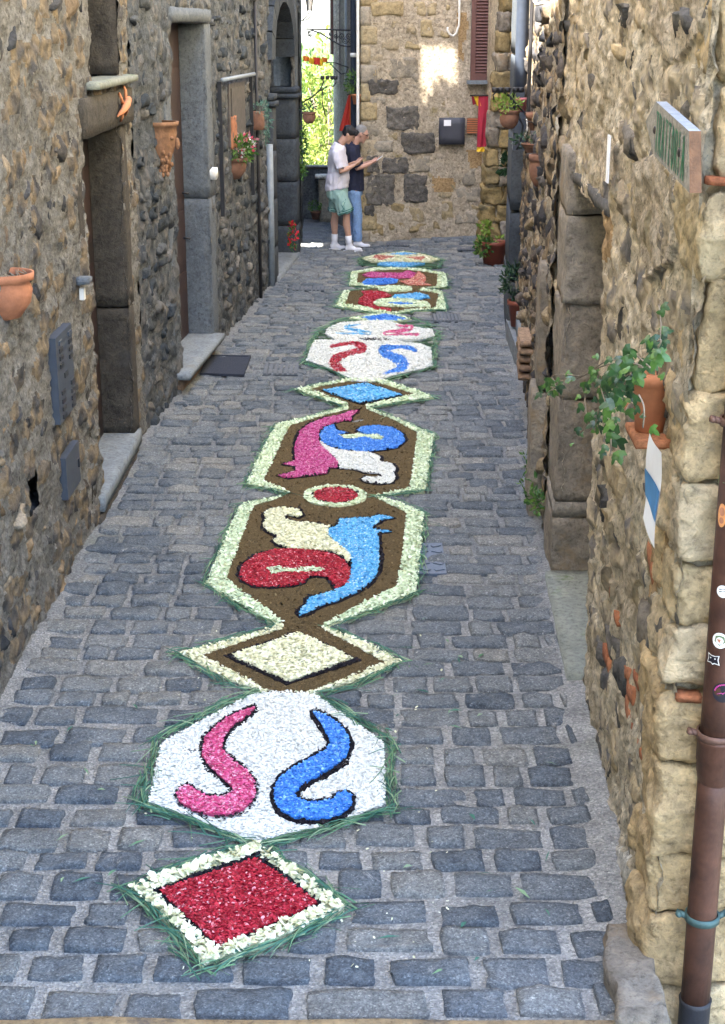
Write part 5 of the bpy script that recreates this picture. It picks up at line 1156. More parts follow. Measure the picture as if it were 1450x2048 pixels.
for i in range(14):
    z0 = -.1 + i * .275; w = .16 + .1 * (i % 2)
    me = rblock_mesh('corner_stone', (w, .2, .27), .02, .05, M['rock_yellow'] if i % 3 else M['rock_grey'], amp=.008, freq=7, seed=300 + i)
    put('corner_stone', me, Matrix.Translation((-.035 + w / 2, 23.5 + .085, z0 + .137)), houseF)
prism('inner_wall', [(-.0, 23.52), (3.5, 23.52), (3.5, 26), (-.38, 26)], -.1, 3.72, M['facade'], houseF)
prism('upper_wall', [(-.02, 23.48), (3.5, 23.48), (3.5, 26), (-.40, 26)], 3.73, 8.6, M['facade'], houseF)
prism('roof', [(-.2, 23.3), (3.5, 23.3), (3.5, 26), (-.5, 26)], 8.6, 8.7, M['terracotta_old'], houseF)
x0, _, zs0 = onY(940, 160, 23.45); x1 = 2.06
shut = link(bpy.data.objects.new('shutter', None)); 
bpy.data.objects.remove(shut)
b = MB(); b.box(((x0 + x1) / 2, 23.44, (zs0 + 4.2) / 2), (x1 - x0, .03, 4.2 - zs0)); sh = b.build('shutter', M['wood_dark'], houseF, smooth=False)
for xx in (x0 + .035, x1 - .035):
    b = MB().box((xx, 23.405, (zs0 + 4.2) / 2), (.07, .05, 4.2 - zs0)); b.build('stile', M['shutter'], sh, smooth=False)
b = MB().box(((x0 + x1) / 2, 23.405, zs0 + .05), (x1 - x0 - .141, .05, .10)); b.build('rail', M['shutter'], sh, smooth=False)
slm = MB().box((0, 0, 0), (x1 - x0 - .142, .012, .05)).mesh('slat', M['shutter'], smooth=False)
z = zs0 + .13
while z < 4.1:
    put('slat', slm, Matrix.Translation(((x0 + x1) / 2, 23.405, z)) @ Matrix.Rotation(R(-38), 4, 'X'), sh); z += .046
b = MB().box(((x0 + x1) / 2, 23.40, zs0 - .03), (x1 - x0 + .1, .16, .055)); b.build('window_sill', M['slab'], houseF, smooth=False)
# things on the end house
mb = thing('meter_box', 'square dark grey metal meter box with a white label on the end house', 'meter box', (1.35, 23.45, 1.7))
p0 = onY(878, 235, 23.46); p1 = onY(929, 289, 23.46)
me = rblock_mesh('box', (p1[0] - p0[0], .08, p0[2] - p1[2]), .008, .1, M['meter'], amp=.0005); put('door', me, Matrix.Translation(((p0[0] + p1[0]) / 2, 23.44, (p0[2] + p1[2]) / 2)), mb)
q0 = onY(888, 240, 23.39); q1 = onY(902, 252, 23.39); MB().box(((q0[0] + q1[0]) / 2, 23.396, (q0[2] + q1[2]) / 2), (q1[0] - q0[0], .006, q0[2] - q1[2])).build('label_plate', M['paper'], mb, smooth=False)
vt = thing('brick_vent', 'small orange terracotta vent grille beside the dark meter box', 'vent', (1.65, 23.45, 1.75))
p0 = onY(934, 236, 23.46); p1 = onY(957, 267, 23.46)
MB().box(((p0[0] + p1[0]) / 2, 23.465, (p0[2] + p1[2]) / 2), (p1[0] - p0[0], .04, p0[2] - p1[2])).build('backing', M['terracotta_old'], vt, smooth=False)
for k in range(7):
    z = p1[2] + (p0[2] - p1[2]) * (k + .5) / 7; MB().box(((p0[0] + p1[0]) / 2, 23.437, z), (p1[0] - p0[0], .02, .016)).build('bar', M['terracotta_new'], vt, smooth=False)
hk = thing('looped_cable', 'white cable ending in a loop high on the end house', 'cable', onY(905, 60, 23.4))
MB().tube(ptsY([(919, -30), (919, 20), (918, 50), (913, 66), (906, 72), (899, 68), (895, 60), (896, 54)], 23.44), .016, 8).build('cable', M['cable_white'], hk)
def cloth(name, cols, mat, parent, thick=0.0):
    """cols: top-left, top-right, bottom-right, bottom-left corners of a hanging cloth"""
    n, m = 14, 9; b = MB(); V = []; a0, a1, a2, a3 = [np.array(k, float) for k in cols]
    for i in range(n + 1):
        for j in range(m + 1):
            f, g = i / n, j / m; p = (a0 * (1 - g) + a1 * g) * (1 - f) + (a3 * (1 - g) + a2 * g) * f
            V.append(p + np.array((0, .025 * math.sin(g * 9 + f * 2) * (0.2 + f), 0)))
    return b.add(V, [(i * (m + 1) + j, i * (m + 1) + j + 1, (i + 1) * (m + 1) + j + 1, (i + 1) * (m + 1) + j) for i in range(n) for j in range(m)]).build(name, mat, parent)
bn = thing('red_banner', 'dark red banner with yellow ends hanging on the end house by the buttress', 'banner', onY(962, 250, 23.2))
Yb = 23.2
cloth('cloth', ptsY([(957, 192), (982, 192), (972, 294), (954, 294)], Yb), M['red_cloth'], bn); cloth('fringe', ptsY([(954, 294), (972, 294), (971, 304), (953, 303)], Yb), M['flag_yellow'], bn)
cloth('fold', ptsY([(943, 192), (949, 194), (952, 208), (946, 210)], Yb + .04), M['red_cloth'], bn); cloth('fringe', ptsY([(948, 193), (957, 192), (962, 212), (953, 211)], Yb + .02), M['flag_yellow'], bn)
MB().tube(ptsY([(940, 191), (985, 191)], Yb), .012, 7).build('rod', M['wood_dark'], bn)

# ------------------------------------------------------------------ alley on the left of the end house
WG = Wall((-.03, 23.62), (-.47, 26.4), (-1, 0))
houseG = thing('alley_house', 'pale grey plastered house side along the bright alley, with a narrow window', 'house', (-.25, 25, 0))
wall_grid('wall', WG, 0, 2.85, -.1, 4.6, .06, .06, lambda u, z: .006 * fbm2(u * 4, z * 4, 81, 3), [M['plaster_grey']], houseG, o0=.02)
for u, w in ((2.05, .16), (2.4, .10), (1.2, .06)):
    b = MB(); wbox(b, WG, u, u + w, 2.3, 4.6, .03, .06); b.build('window_frame', M['plaster_white'] if w > .07 else M['pipe_grey'], houseG, smooth=False)
b = MB(); wbox(b, WG, 2.62, 2.80, 2.75, 4.6, .04, .09); b.build('shutter', M['shutter'], houseG, smooth=False)
b = MB().tube([WG.P(.18, z, .08) for z in np.linspace(-.05, 4.6, 8)], .045, 12); b.build('drain_pipe', M['pipe_blue'], houseG)
b = MB().tube([(-.07, 23.47, z) for z in np.linspace(1.4, 4.6, 8)], .024, 10); b.build('white_pipe', M['cable_white'], houseG)
b = MB().lathe([(.046, -.03), (.054, -.03), (.054, .03), (.046, .03)], (*WG.P(.18, 0, .08)[:2], onY(708, 110, 23.8)[2]), 14); b.build('pipe_collar', M['cable_white'], houseG)
# left side of the alley
WH = Wall((-.92, 23.3), (-1.02, 26.6), (1, 0))
houseH = thing('alley_corner_house', 'weathered stone corner on the left side of the bright alley', 'house', (-1.2, 24.5, 0))
wall_grid('wall', WH, 0, 3.3, -.1, 4.2, .07, .05, rubble_h(.8, 91), [M['mortar_leftfar']], houseH, o0=-.02)
prism('inner_wall', [WH.P(0, 0, -.05)[:2], WH.P(3.3, 0, -.05)[:2], (-2.4, 26.6), (-2.4, 23.3)], -.1, 7, M['mortar_leftfar'], houseH)
# unseen wall added to block sun, holed to shape the floor strip and facade patch
lw = thing('sun_blocker', 'unseen tall sun-blocking wall behind the left houses, with holes shaping the sunlight', 'wall', (-2.72, 22.6, 0))
def holed(name, x, y0, y1, z0, z1, holes, th, mat, parent):
    ys_ = sorted({y0, y1, *[h[0] for h in holes], *[h[1] for h in holes]}); b = MB()
    for a_, c_ in zip(ys_[:-1], ys_[1:]):
        m_ = (a_ + c_) / 2; seg = [(h[2], h[3]) for h in holes if h[0] < m_ < h[1]]; z = z0
        for s0, s1 in sorted(seg) + [(z1, z1)]:
            if s0 > z: b.box((x, m_, (z + s0) / 2), (th, c_ - a_, s0 - z))
            z = s1
    return b.build(name, mat, parent, smooth=False)
holed('wall', -2.72, 18.4, 24.2, -.1, 12.5, [(21.62, 22.15, -.1, 3.55), *[(23.5 - .6 * (xa + .09 + 2.72), 23.5 - .6 * (xa + 2.72), za + 1.666 * (xa + .045 + 2.72), 2.93 + 1.666 * (xa + .045 + 2.72)) for xa, za in ((.88, 2.05), (.97, 2.2), (1.06, 2.36), (1.15, 2.44), (1.24, 2.36), (1.33, 2.36))]], .05, M['mortar_leftfar'], lw)
# low parapet with a white slab
pp = thing('parapet_wall', 'low grey stone parapet at the end of the alley in front of the trees', 'wall', (-.7, 26.5, 0))
WP = Wall((-1.3, 26.35), (.2, 26.35), (0, -1))
wall_grid('wall', WP, 0, 1.3, -.15, .86, .04, .04, rubble_h(.9, 95), [M['mortar_leftfar']], pp)
b = MB().box((-.65, 26.52, .355), (1.3, .3, 1.0)); b.build('inner_wall', M['mortar_leftfar'], pp, smooth=False)
me = rblock_mesh('coping', (1.3, .36, .05), .012, .1, M['jamb_left'], amp=.006, freq=7, seed=4); put('coping', me, Matrix.Translation((-.65, 26.5, .885)), pp)
bench = thing('white_slab', 'white stone slab on a short pillar against the parapet', 'bench', (-.72, 26.1, 0))
p0 = onY(630, 350, 26.1); p1 = onY(668, 358, 26.1)
me = rblock_mesh('slab', (p1[0] - p0[0], .36, .055), .01, .1, M['plaster_white'], amp=.002); put('slab', me, Matrix.Translation(((p0[0] + p1[0]) / 2, 26.12, p0[2] - .02)), bench)
me = rblock_mesh('pillar', (.26, .28, p0[2] - .06), .01, .1, M['rock_grey'], amp=.008); put('pillar', me, Matrix.Translation(((p0[0] + p1[0]) / 2 + .03, 26.14, (p0[2] - .07) / 2)), bench)
t, p = pot_at('potted_plant', 'small grey pot of herbs on the ground by the parapet', 631, 422, 25.9, .085, .14, M['terracotta_old'])
t['category'] = 'potted plant'; foliage(t, 'foliage', (p[0], p[1], p[2] + .08), (.11, .1, .1), 90, .06, M['leaf_green'], 51)
t, p = pot_at('wall_pot', 'brown round pot with feathery plant hanging at the alley corner', 618, 224, 23.15, .10, .17, M['terracotta_old'], bellied(.10, .17))
foliage(t, 'foliage', (p[0], p[1], p[2] + .07), (.13, .1, .12), 130, .05, M['leaf_dark'], 52)
iv2 = thing('hanging_creeper', 'bright green creeper hanging down the alley corner on the left', 'creeper', onY(606, 300, 23.2))
foliage(iv2, 'foliage', onY(605, 305, 23.2), (.06, .08, .42), 260, .06, M['leaf_green'], 53, droop=.5)
st2 = thing('iron_pot_stand', 'thin black iron stand with three cups in front of the sunlit trees', 'pot stand', onY(640, 190, 23.4))
b = MB().tube(ptsY([(604, 205), (622, 196), (640, 180), (647, 165), (645, 155)], 23.4), .012, 6); b.tube(ptsY([(645, 180), (644, 200), (648, 222), (651, 232)], 23.4), .010, 6); b.tube(ptsY([(668, 172), (672, 165), (671, 155)], 23.4), .010, 6); b.tube(ptsY([(640, 182), (655, 172), (668, 172)], 23.4), .010, 6); b.build('arms', M['iron'], st2)
for x in (645, 655, 664, 671): MB().lathe([(.018, -.03), (.03, -.02), (.032, .02), (.024, .025)], onY(x, 155, 23.4), 10).build('cup', M['iron'], st2)
# iron bracket across the alley
ib = thing('iron_bracket', 'scrolled wrought iron sign bracket reaching across the top of the alley', 'bracket', onY(710, 62, 23.9))
Y_ = 23.9
MB().tube(ptsY([(612, 58), (660, 59), (710, 61)], Y_), .011, 7).build('bar', M['iron'], ib)
MB().tube(ptsY([(622, 73), (616, 70), (617, 63), (625, 61), (640, 66), (655, 75), (668, 83), (680, 90), (694, 93), (708, 92)], Y_), .011, 7).build('lower_bar', M['iron'], ib)
b = MB()
for cx_, cy_, r0 in ((620, 68, 5), (684, 72, 7), (698, 72, 7), (690, 82, 6), (702, 82, 6), (672, 72, 5), (661, 68, 4)):
    b.tube(ptsY([(cx_ + r0 * (1 - k / 22) * math.cos(k * .55), cy_ + r0 * (1 - k / 22) * math.sin(k * .55)) for k in range(20)], Y_), .007, 5)
for x in (673, 707): b.tube(ptsY([(x, 60), (x, 92 if x > 700 else 84)], Y_), .008, 5)
b.build('scrolls', M['iron'], ib)
b2 = thing('iron_bracket', 'thin iron flag bracket with an orange and yellow cloth below the scrolled bracket', 'bracket', onY(700, 132, 24.4))
b = MB().tube(ptsY([(652, 125), (672, 126), (697, 135)], 24.4), .010, 6); b.tube(ptsY([(660, 127), (672, 139), (682, 148), (693, 146), (695, 138)], 24.4), .009, 6); b.build('arm', M['iron'], b2)
fl = thing('festoon', 'orange and yellow cloth festoon strung across the alley', 'cloth', onY(630, 120, 24.4))
for k, (xa, xb, ya, yb, mt) in enumerate(((606, 618, 111, 122, 'flag_orange'), (618, 628, 115, 127, 'flag_yellow'), (626, 640, 114, 129, 'flag_red'), (636, 646, 116, 131, 'flag_yellow'), (643, 655, 114, 124, 'flag_orange'))):
    cloth('cloth', ptsY([(xa, ya), (xb, ya + 2), (xb, yb + 1), (xa, yb)], 24.4 + .03 * k), M[mt], fl)
fg = thing('red_flag', 'red and orange flag hanging from the alley wall behind the two men', 'flag', onY(697, 210, 24.2))
cloth('red_cloth', ptsY([(697, 189), (701, 190), (700, 262), (678, 262)], 24.2), M['flag_red'], fg); cloth('orange_edge', ptsY([(700, 189), (704, 191), (703, 262), (699, 262)], 24.17), M['flag_orange'], fg)
MB().tube(ptsY([(712, 182), (700, 188), (694, 190)], 24.2), .010, 6).build('pole', M['iron'], fg)
t, p = pot_at('wall_planter', 'orange terracotta planter with a bushy plant on the alley corner', 714, 188, 23.55, .085, .15, M['terracotta_new'], [(.02, -.15), (.055, -.15), (.075, -.035), (.09, -.03), (.092, 0), (.08, 0), (.076, -.03)], seg=4)
foliage(t, 'foliage', (p[0] - .06, p[1] + .02, p[2] + .17), (.13, .1, .17), 150, .06, M['leaf_green'], 54)
ln = thing('street_lantern', 'black iron street lantern at the top of the left corner before the alley', 'lantern', onY(612, 15, 22.8))
Yl = 22.8; c_ = np.array(onY(619, 14, Yl))
b = MB()
for s in (-1, 1):
    for w in (-1, 1): b.tube([c_ + (s * .055, w * .055, .16), c_ + (s * .03, w * .03, -.06)], .007, 5)
b.tube([c_ + (-.1, 0, -.18), c_ + (-.02, 0, -.1), c_ + (0, 0, -.06)], .009, 6); b.tube([c_ + (-.12, 0, -.19), c_ + (-.03, 0, -.17), c_ + (.02, 0, -.12)], .008, 6)
b.build('frame', M['iron'], ln)
MB().lathe([(.095, .15), (.09, .17), (.04, .25), (.02, .3), (.001, .33)], c_, 8).build('hood', M['iron'], ln)
MB().lathe([(.03, -.05), (.052, .15)], c_, 4).build('glass', M['sticker_white'], ln)
# trees behind the parapet
def tree(label, x, y, zb, zt, rx, ry, n, size, mat, seed, spread_low=.15):
    t = thing('tree', label, 'tree', (x, y, zb), 'trees beyond the parapet'); r_ = random.Random(seed); b = MB()
    hgt = zt - zb; top = np.array((x, y, zb + hgt * .8)); b.tube([(x, y, zb), (x + .1, y, zb + hgt * .3), (x - .06, y, zb + hgt * .55), tuple(top)], [.16, .12, .09, .03], 9)
    ends = []
    for k in range(9):
        z = zb + hgt * r_.uniform(.35, .75); an = r_.uniform(0, 6.28); e = (x + math.cos(an) * rx * .7, y + math.sin(an) * ry * .7, z + hgt * r_.uniform(.08, .2)); ends.append(e)
        b.tube([(x, y, z), ((x + e[0]) / 2, (y + e[1]) / 2, z + .2), e], [.05, .035, .015], 6)
    b.build('trunk', M['bark'], t)
    b = MB(); q = np.random.default_rng(seed)
    for k in range(26):
        c = np.array((x, y, zb + hgt * .62)) + q.normal(size=3) * np.array((rx * .5, ry * .5, hgt * .2)); c[2] = min(c[2], zt - hgt * .10 - .12)
        leaves(b, c, (rx * .34, ry * .34, hgt * .10), int(n * .7) // 26, size, seed * 50 + k, up=.6)
    b.build('crown', mat, t, smooth=False, kind='stuff')
tree('tall sunlit yellow green tree with a pale trunk rising above the parapet', -.62, 30.2, -3.0, 3.38, .75, .8, 4200, .13, M['leaf_tree'], 3)
tree('bushy sunlit tree behind the parapet, close to the left corner', -1.35, 29.0, -3, 2.45, .9, .8, 3800, .13, M['leaf_tree'], 5)
tree('low sunlit bush tree just over the parapet behind the men', -.55, 28.0, -3, 1.7, .9, .7, 3600, .11, M['leaf_tree'], 7)
tree('darker green tree at the back of the alley view', -1.0, 34, -4, 2.9, 1.4, 1.2, 4200, .16, M['leaf_tree2'], 9)
tree('dark green tree filling the gap under the flags', -.1, 33, -4, 2.2, 1.2, 1.0, 3800, .16, M['leaf_tree2'], 11)
# covers and drains
mhc = thing('manhole_cover', 'bluish cast iron manhole cover half under the edge of the largest flower carpet', 'manhole cover', (.43, 8.8, 0))
q = [gp(836, 1152), gp(890, 1152), gp(887, 1086), gp(838, 1086)]
cq = np.mean(q, 0); wq, dq = .165, .56
b = MB().box((.425, 8.81, .0), (.17, .57, .02)); b.build('frame', M['iron_cover'], mhc, smooth=False)
for i in range(2):
    for j in range(5):
        b = MB().box((.425 - .042 + i * .084, 8.81 - .22 + j * .11, .012), (.06, .03, .008), rz=.5 if (i + j) % 2 else -.5); b.build('tread', M['iron_cover'], mhc, smooth=False)
def grate(label, pxs, n):
    q = np.array([gp(*k) for k in pxs]); c = q.mean(0); w = q[:, 0].max() - q[:, 0].min(); d = max(.12, q[:, 1].max() - q[:, 1].min())
    zc_ = float(gz(c[0], c[1])) + .006
    t = thing('drain_grate', label, 'drain', (c[0], c[1], 0)); MB().box((c[0], c[1], zc_ - .004), (w, d, .012)).build('bed', M['grate'], t, smooth=False)
    m_ = MB().box((0, 0, 0), (w / n * .62, d * .92, .016)).mesh('bar', M['drain_bar'], smooth=False)
    for k in range(n): put('bar', m_, Matrix.Translation((c[0] - w / 2 + w * (k + .5) / n, c[1], zc_ + .006)), t)
grate('dark drain grate in the paving at the foot of the end house', [(774, 489), (818, 489), (820, 496), (774, 496)], 9)
grate('worn drain grate in the setts right of the far brown carpet', [(868, 630), (920, 630), (920, 645), (868, 645)], 8)
grate('square drain grate left of the white curled carpet, nearer the doormat', [(532, 730), (598, 730), (596, 752), (524, 752)], 7)
grate('narrow drain grate on the left, level with the far brown carpet', [(585, 574), (650, 574), (648, 583), (583, 583)], 8)
grate('slanting drain grate by the brown tub at the buttress', [(918, 498), (950, 498), (948, 505), (915, 505)], 7)

# ================================================================== people
def solid(b, name, mat, parent, vox, smooth_it=2, label=None):
    """melt overlapping lofts into one continuous surface"""
    me = b.mesh(name, mat); o = link(bpy.data.objects.new(name, me))
    m = o.modifiers.new('melt', 'REMESH'); m.mode = 'VOXEL'; m.voxel_size = vox; m.use_smooth_shade = True
    m2 = o.modifiers.new('relax', 'SMOOTH'); m2.factor = .5; m2.iterations = smooth_it
    dg = bpy.context.evaluated_depsgraph_get(); e = o.evaluated_get(dg); m3 = bpy.data.meshes.new_from_object(e); o.modifiers.clear(); o.data = m3; m3.name = name
    m3.materials.clear(); m3.materials.append(mat); m3.polygons.foreach_set('use_smooth', [True] * len(m3.polygons)); attach(o, parent); return o
LAT = (0, 1, 0)
def person(loc, j, label, skin, group='two men looking at a phone'):
    """j: joints in the figure's own frame, x forwards (to the right), y away from the camera, z up"""
    t = thing('person', label, 'person', loc, group); L = np.array(loc, float)
    def w(p): return tuple(L + np.array(p))
    def W_(ps): return [w(p) for p in ps]
    b = MB()
    hx, hy, hz = j['head']; ti = j['tilt']          # the face looks along +x, dropped by ti
    fw = np.array((math.cos(ti), 0, -math.sin(ti))); up = np.array((math.sin(ti), 0, math.cos(ti))); hc = np.array((hx, hy, hz))
    def hp(f, l, u): return w(hc + fw * f + np.array((0, 1, 0)) * l + up * u)
    # skull, face, jaw
    b.tube([hp(-.005, 0, .118), hp(-.005, 0, .10), hp(-.004, 0, .06), hp(0, 0, .01), hp(.012, 0, -.04), hp(.028, 0, -.085), hp(.038, 0, -.115)], [(.02, .02), (.05, .055), (.070, .088), (.074, .096), (.066, .082), (.050, .060), (.025, .03)], 14, ref=LAT)
    b.tube([hp(.088, 0, .025), hp(.108, 0, -.005), hp(.118, 0, -.025), hp(.094, 0, -.034)], [.010, .013, .016, .012], 8, ref=LAT)   # nose
    b.ell(hp(.086, 0, -.068), (.014, .026, .011), 10, 6); b.ell(hp(.072, 0, -.105), (.022, .028, .018), 10, 6); b.ell(hp(.085, 0, .035), (.016, .055, .012), 10, 6)
    for s in (-1, 1): b.ell(hp(-.005, s * .077, -.008), (.022, .010, .034), 10, 6)
    nk = j['neck']; b.tube([w(nk), hp(-.02, 0, -.06)], [(.058, .060), (.054, .056)], 12, ref=LAT)
    # torso
    b.tube(W_(j['spine']), j['girth'], 18, ref=LAT)
    for arm in j['arms']:
        sh_, el, wr, hd = [np.array(k) for k in arm['p']]
        b.tube(W_([sh_, sh_ * .5 + el * .5, el, el * .55 + wr * .45, wr]), [.052, .044, .037, .037, .026], 12)
        # hand: palm, four curled fingers of unequal length, thumb from its side
        d = hd - wr; d /= np.linalg.norm(d); cu = np.array(arm['curl'], float); cu /= np.linalg.norm(cu); sd_ = np.cross(d, cu); sd_ /= np.linalg.norm(sd_)
        b.tube(W_([wr, wr + d * .04, wr + d * .085]), [(.024, .018), (.036, .016), (.038, .014)], 12, ref=sd_)
        for k, ln_ in enumerate((.066, .075, .070, .055)):
            q0 = wr + d * .075 + sd_ * (k - 1.5) * .019; q1 = q0 + d * ln_ * .5 + cu * .008; q2 = q1 + d * ln_ * .28 + cu * ln_ * .30; q3 = q2 + cu * ln_ * .34 - d * .004
            b.tube(W_([q0, q1, q2, q3]), [.0095, .009, .0082, .0070], 8)
        q0 = wr + d * .03 - sd_ * .030; b.tube(W_([q0, q0 + d * .03 - sd_ * .018 + cu * .012, q0 + d * .06 - sd_ * .012 + cu * .026]), [.012, .0105, .0085], 8)
    for leg in j['legs']:
        hp_, kn, an, toe = [np.array(k) for k in leg]
        b.tube(W_([hp_, hp_ * .5 + kn * .5, kn + (0, 0, .06), kn, kn * .75 + an * .25 + (-.012, 0, 0), an * .6 + kn * .4, an]), [.088, .074, .056, .054, .058, .045, .036], 14)
        b.tube(W_([an + (-.03, 0, -.045), an + (.05, 0, -.05), toe + (0, 0, .01)]), [(.034, .03), (.04, .03), (.03, .018)], 10, ref=LAT)
    body = solid(b, 'body', skin, t, .0088, 2)
    for s in (-1, 1):
        MB().ell(hp(.083, s * .031, .008), (.007, .009, .006), 8, 6).build('eye', M['lens'], body)
    return t, w, W_, hp, body
def garment(tubes, name, mat, t, vox=.012, it=3):
    b = MB()
    for pts, rad, ref in tubes: b.tube(pts, rad, 18, ref=ref)
    o = solid(b, name, mat, t, vox, it); n = len(o.data.vertices); v = np.empty(n * 3); o.data.vertices.foreach_get('co', v); v = v.reshape(-1, 3); nr_ = np.empty(n * 3); o.data.vertices.foreach_get('normal', nr_); nr_ = nr_.reshape(-1, 3)
    wv = v + .03 * np.stack([fbm(v * 7 + 3.1 * k, 40 + k, 2) for k in range(3)], -1)     # folds hang mostly downwards
    f = np.abs(fbm(wv * np.array((17, 17, 7.5)), 44, 2)) * 2 - .35
    o.data.vertices.foreach_set('co', (v + nr_ * (.013 * f)[:, None]).ravel()); o.data.update(); return o
def shoe(t, W_, an, toe, mat, sole):
    an, toe = np.array(an, float), np.array(toe, float)
    b = MB().tube(W_([an + (-.06, 0, -.05), an + (-.02, 0, -.040), an + (.04, 0, -.045), toe * .6 + an * .4 + (0, 0, -.03), toe + (.0, 0, .008), toe + (.035, 0, .0)]), [(.032, .034), (.043, .052), (.046, .050), (.048, .038), (.044, .028), (.02, .018)], 14, ref=LAT)
    b.tube(W_([an + (.0, 0, .03), an + (.0, 0, -.05)]), [(.044, .048), (.048, .05)], 12, ref=LAT)
    o = solid(b, 'shoe', mat, t, .010, 2)
    z = toe[2] - .022
    MB().tube(W_([(an[0] - .085, an[1], z), (an[0] + .02, an[1], z), (toe[0] - .02, toe[1], z), (toe[0] + .045, toe[1], z + .004)]), [(.038, .014), (.047, .014), (.05, .014), (.03, .010)], 12, ref=LAT).build('sole', sole, o)
    return o
gx, gy = gp(684, 500)
# the younger man in the pale shirt and mint shorts
J = dict(head=(.115, .0, 1.685), tilt=.62, neck=(.0, 0, 1.55), spine=[(-.05, 0, .86), (-.055, 0, .95), (-.04, 0, 1.06), (-.03, 0, 1.18), (-.045, 0, 1.30), (-.05, 0, 1.40), (-.035, 0, 1.48), (-.012, 0, 1.54)],
         girth=[(.165, .125), (.172, .135), (.168, .140), (.165, .138), (.178, .135), (.185, .122), (.150, .095), (.070, .065)],
         arms=[dict(p=[(-.055, -.185, 1.44), (.01, -.245, 1.165), (.20, -.13, 1.255), (.27, -.09, 1.285)], curl=(0.2, .6, .6)), dict(p=[(-.045, .185, 1.44), (.03, .235, 1.17), (.21, .10, 1.275), (.28, .06, 1.30)], curl=(0.2, -.6, .6))],
         legs=[[(-.06, .095, .88), (-.085, .10, .50), (-.10, .10, .085), (.05, .07, .022)], [(-.03, -.095, .88), (.085, -.10, .50), (.125, -.10, .085), (.28, -.14, .022)]])
p1, w1_, W1, hp1, body1 = person((gx - .015, gy, 0), J, 'man with black hair in a pale T-shirt, mint basketball shorts and white trainers', M['skin_young'])
sp_ = J['spine']
garment([(W1([(-.055, 0, .90), (-.06, 0, .93)] + sp_[1:7] + [(-.01, 0, 1.545)]), [(.195, .178), (.197, .180), (.198, .172), (.192, .170), (.178, .160), (.190, .150), (.196, .135), (.160, .112), (.088, .086)], LAT),
         (W1([(-.05, -.12, 1.455), (-.055, -.19, 1.42), (-.02, -.225, 1.29), (.0, -.24, 1.21)]), [.075, .078, .070, .068], (1, 0, 0)),
         (W1([(-.05, .12, 1.455), (-.045, .19, 1.42), (-.01, .22, 1.29), (.015, .23, 1.21)]), [.075, .078, .070, .068], (1, 0, 0))], 't_shirt', M['shirt_white'], p1)
sho = garment([(W1([(-.055, 0, .94), (-.055, 0, .86), (-.05, 0, .78)]), [(.188, .152), (.192, .158), (.184, .152)], LAT),
         (W1([(-.06, .085, .84), (-.075, .095, .66), (-.09, .10, .56)]), [.112, .108, .105], LAT), (W1([(-.03, -.085, .84), (.04, -.095, .66), (.075, -.10, .555)]), [.118, .118, .116], LAT)], 'shorts', M['shorts_mint'], p1)
def ring(c, r, n=22, tiltx=0.0): return [(c[0] + r * math.cos(a), c[1] + r * math.sin(a), c[2] + tiltx * r * math.cos(a)) for a in np.linspace(0, 2 * math.pi, n)]
for cx_, cy_, z, r, tl in ((-.089, .10, .578, .107, -.08), (.071, -.10, .575, .118, .32)):
    MB().tube(W1(ring((cx_, cy_, z), r, tiltx=tl)), .007, 6).build('hem_stripe', M['trim_green'], sho)
    MB().tube(W1(ring((cx_, cy_, z + .028), r * 1.0, tiltx=tl)), .005, 6).build('hem_stripe', M['trim_green'], sho)
def on_leg(pts, off):   # a stripe lying on the near thigh of the shorts
    out = []
    for x, z in pts:
        k = (.84 - z) / .285; ax = -.03 + .105 * k; ay = -.085 - .015 * k; r = .119
        out.append((x, ay - math.sqrt(max(.0004, r * r - (x - ax) ** 2)) - off, z))
    return W1(out)
MB().tube(on_leg([(-.02, .575), (.02, .605), (.045, .63), (.02, .68), (.035, .74), (.08, .765)], .001), .006, 6).build('side_stripe', M['trim_green'], sho)
MB().tube(on_leg([(.02, .585), (.06, .62), (.045, .68), (.06, .725), (.10, .745)], .001), .004, 6).build('side_stripe', M['trim_green'], sho)
MB().tube(on_leg([(.085, .67), (.10, .655), (.115, .675)], .001), .006, 6).build('side_badge', M['trim_green'], sho)
for (h_, k_, a_, t_) in J['legs']:
    a_ = np.array(a_); k_ = np.array(k_); MB().tube(W1([a_ + (0, 0, -.01), a_ + (k_ - a_) * .12, a_ + (k_ - a_) * .34]), [.043, .045, .051], 14).build('sock', M['sock'], p1)
    shoe(p1, W1, a_, t_, M['shoe'], M['sock'])
def hair(t, hp, mat, back=1.0, front=.02):
    b = MB(); b.tube([hp(-.012, 0, .132), hp(-.012, 0, .112), hp(-.010, 0, .07), hp(-.018, 0, .03), hp(-.034, 0, -.015), hp(-.05, 0, -.05)], [(.03, .03), (.066, .068), (.085, .102), (.087, .100), (.076, .080), (.058, .055)], 16, ref=LAT)
    r_ = random.Random(4)
    for k in range(40):
        a = r_.uniform(-1, 1); u = r_.uniform(.05, .11); b.ell(hp(front + r_.uniform(-.01, .05), a * .07, u), (.022, .022, .02), 8, 5)
    return solid(b, 'hair', mat, t, .010, 2)
hair(p1, hp1, M['hair_black'], front=.05)
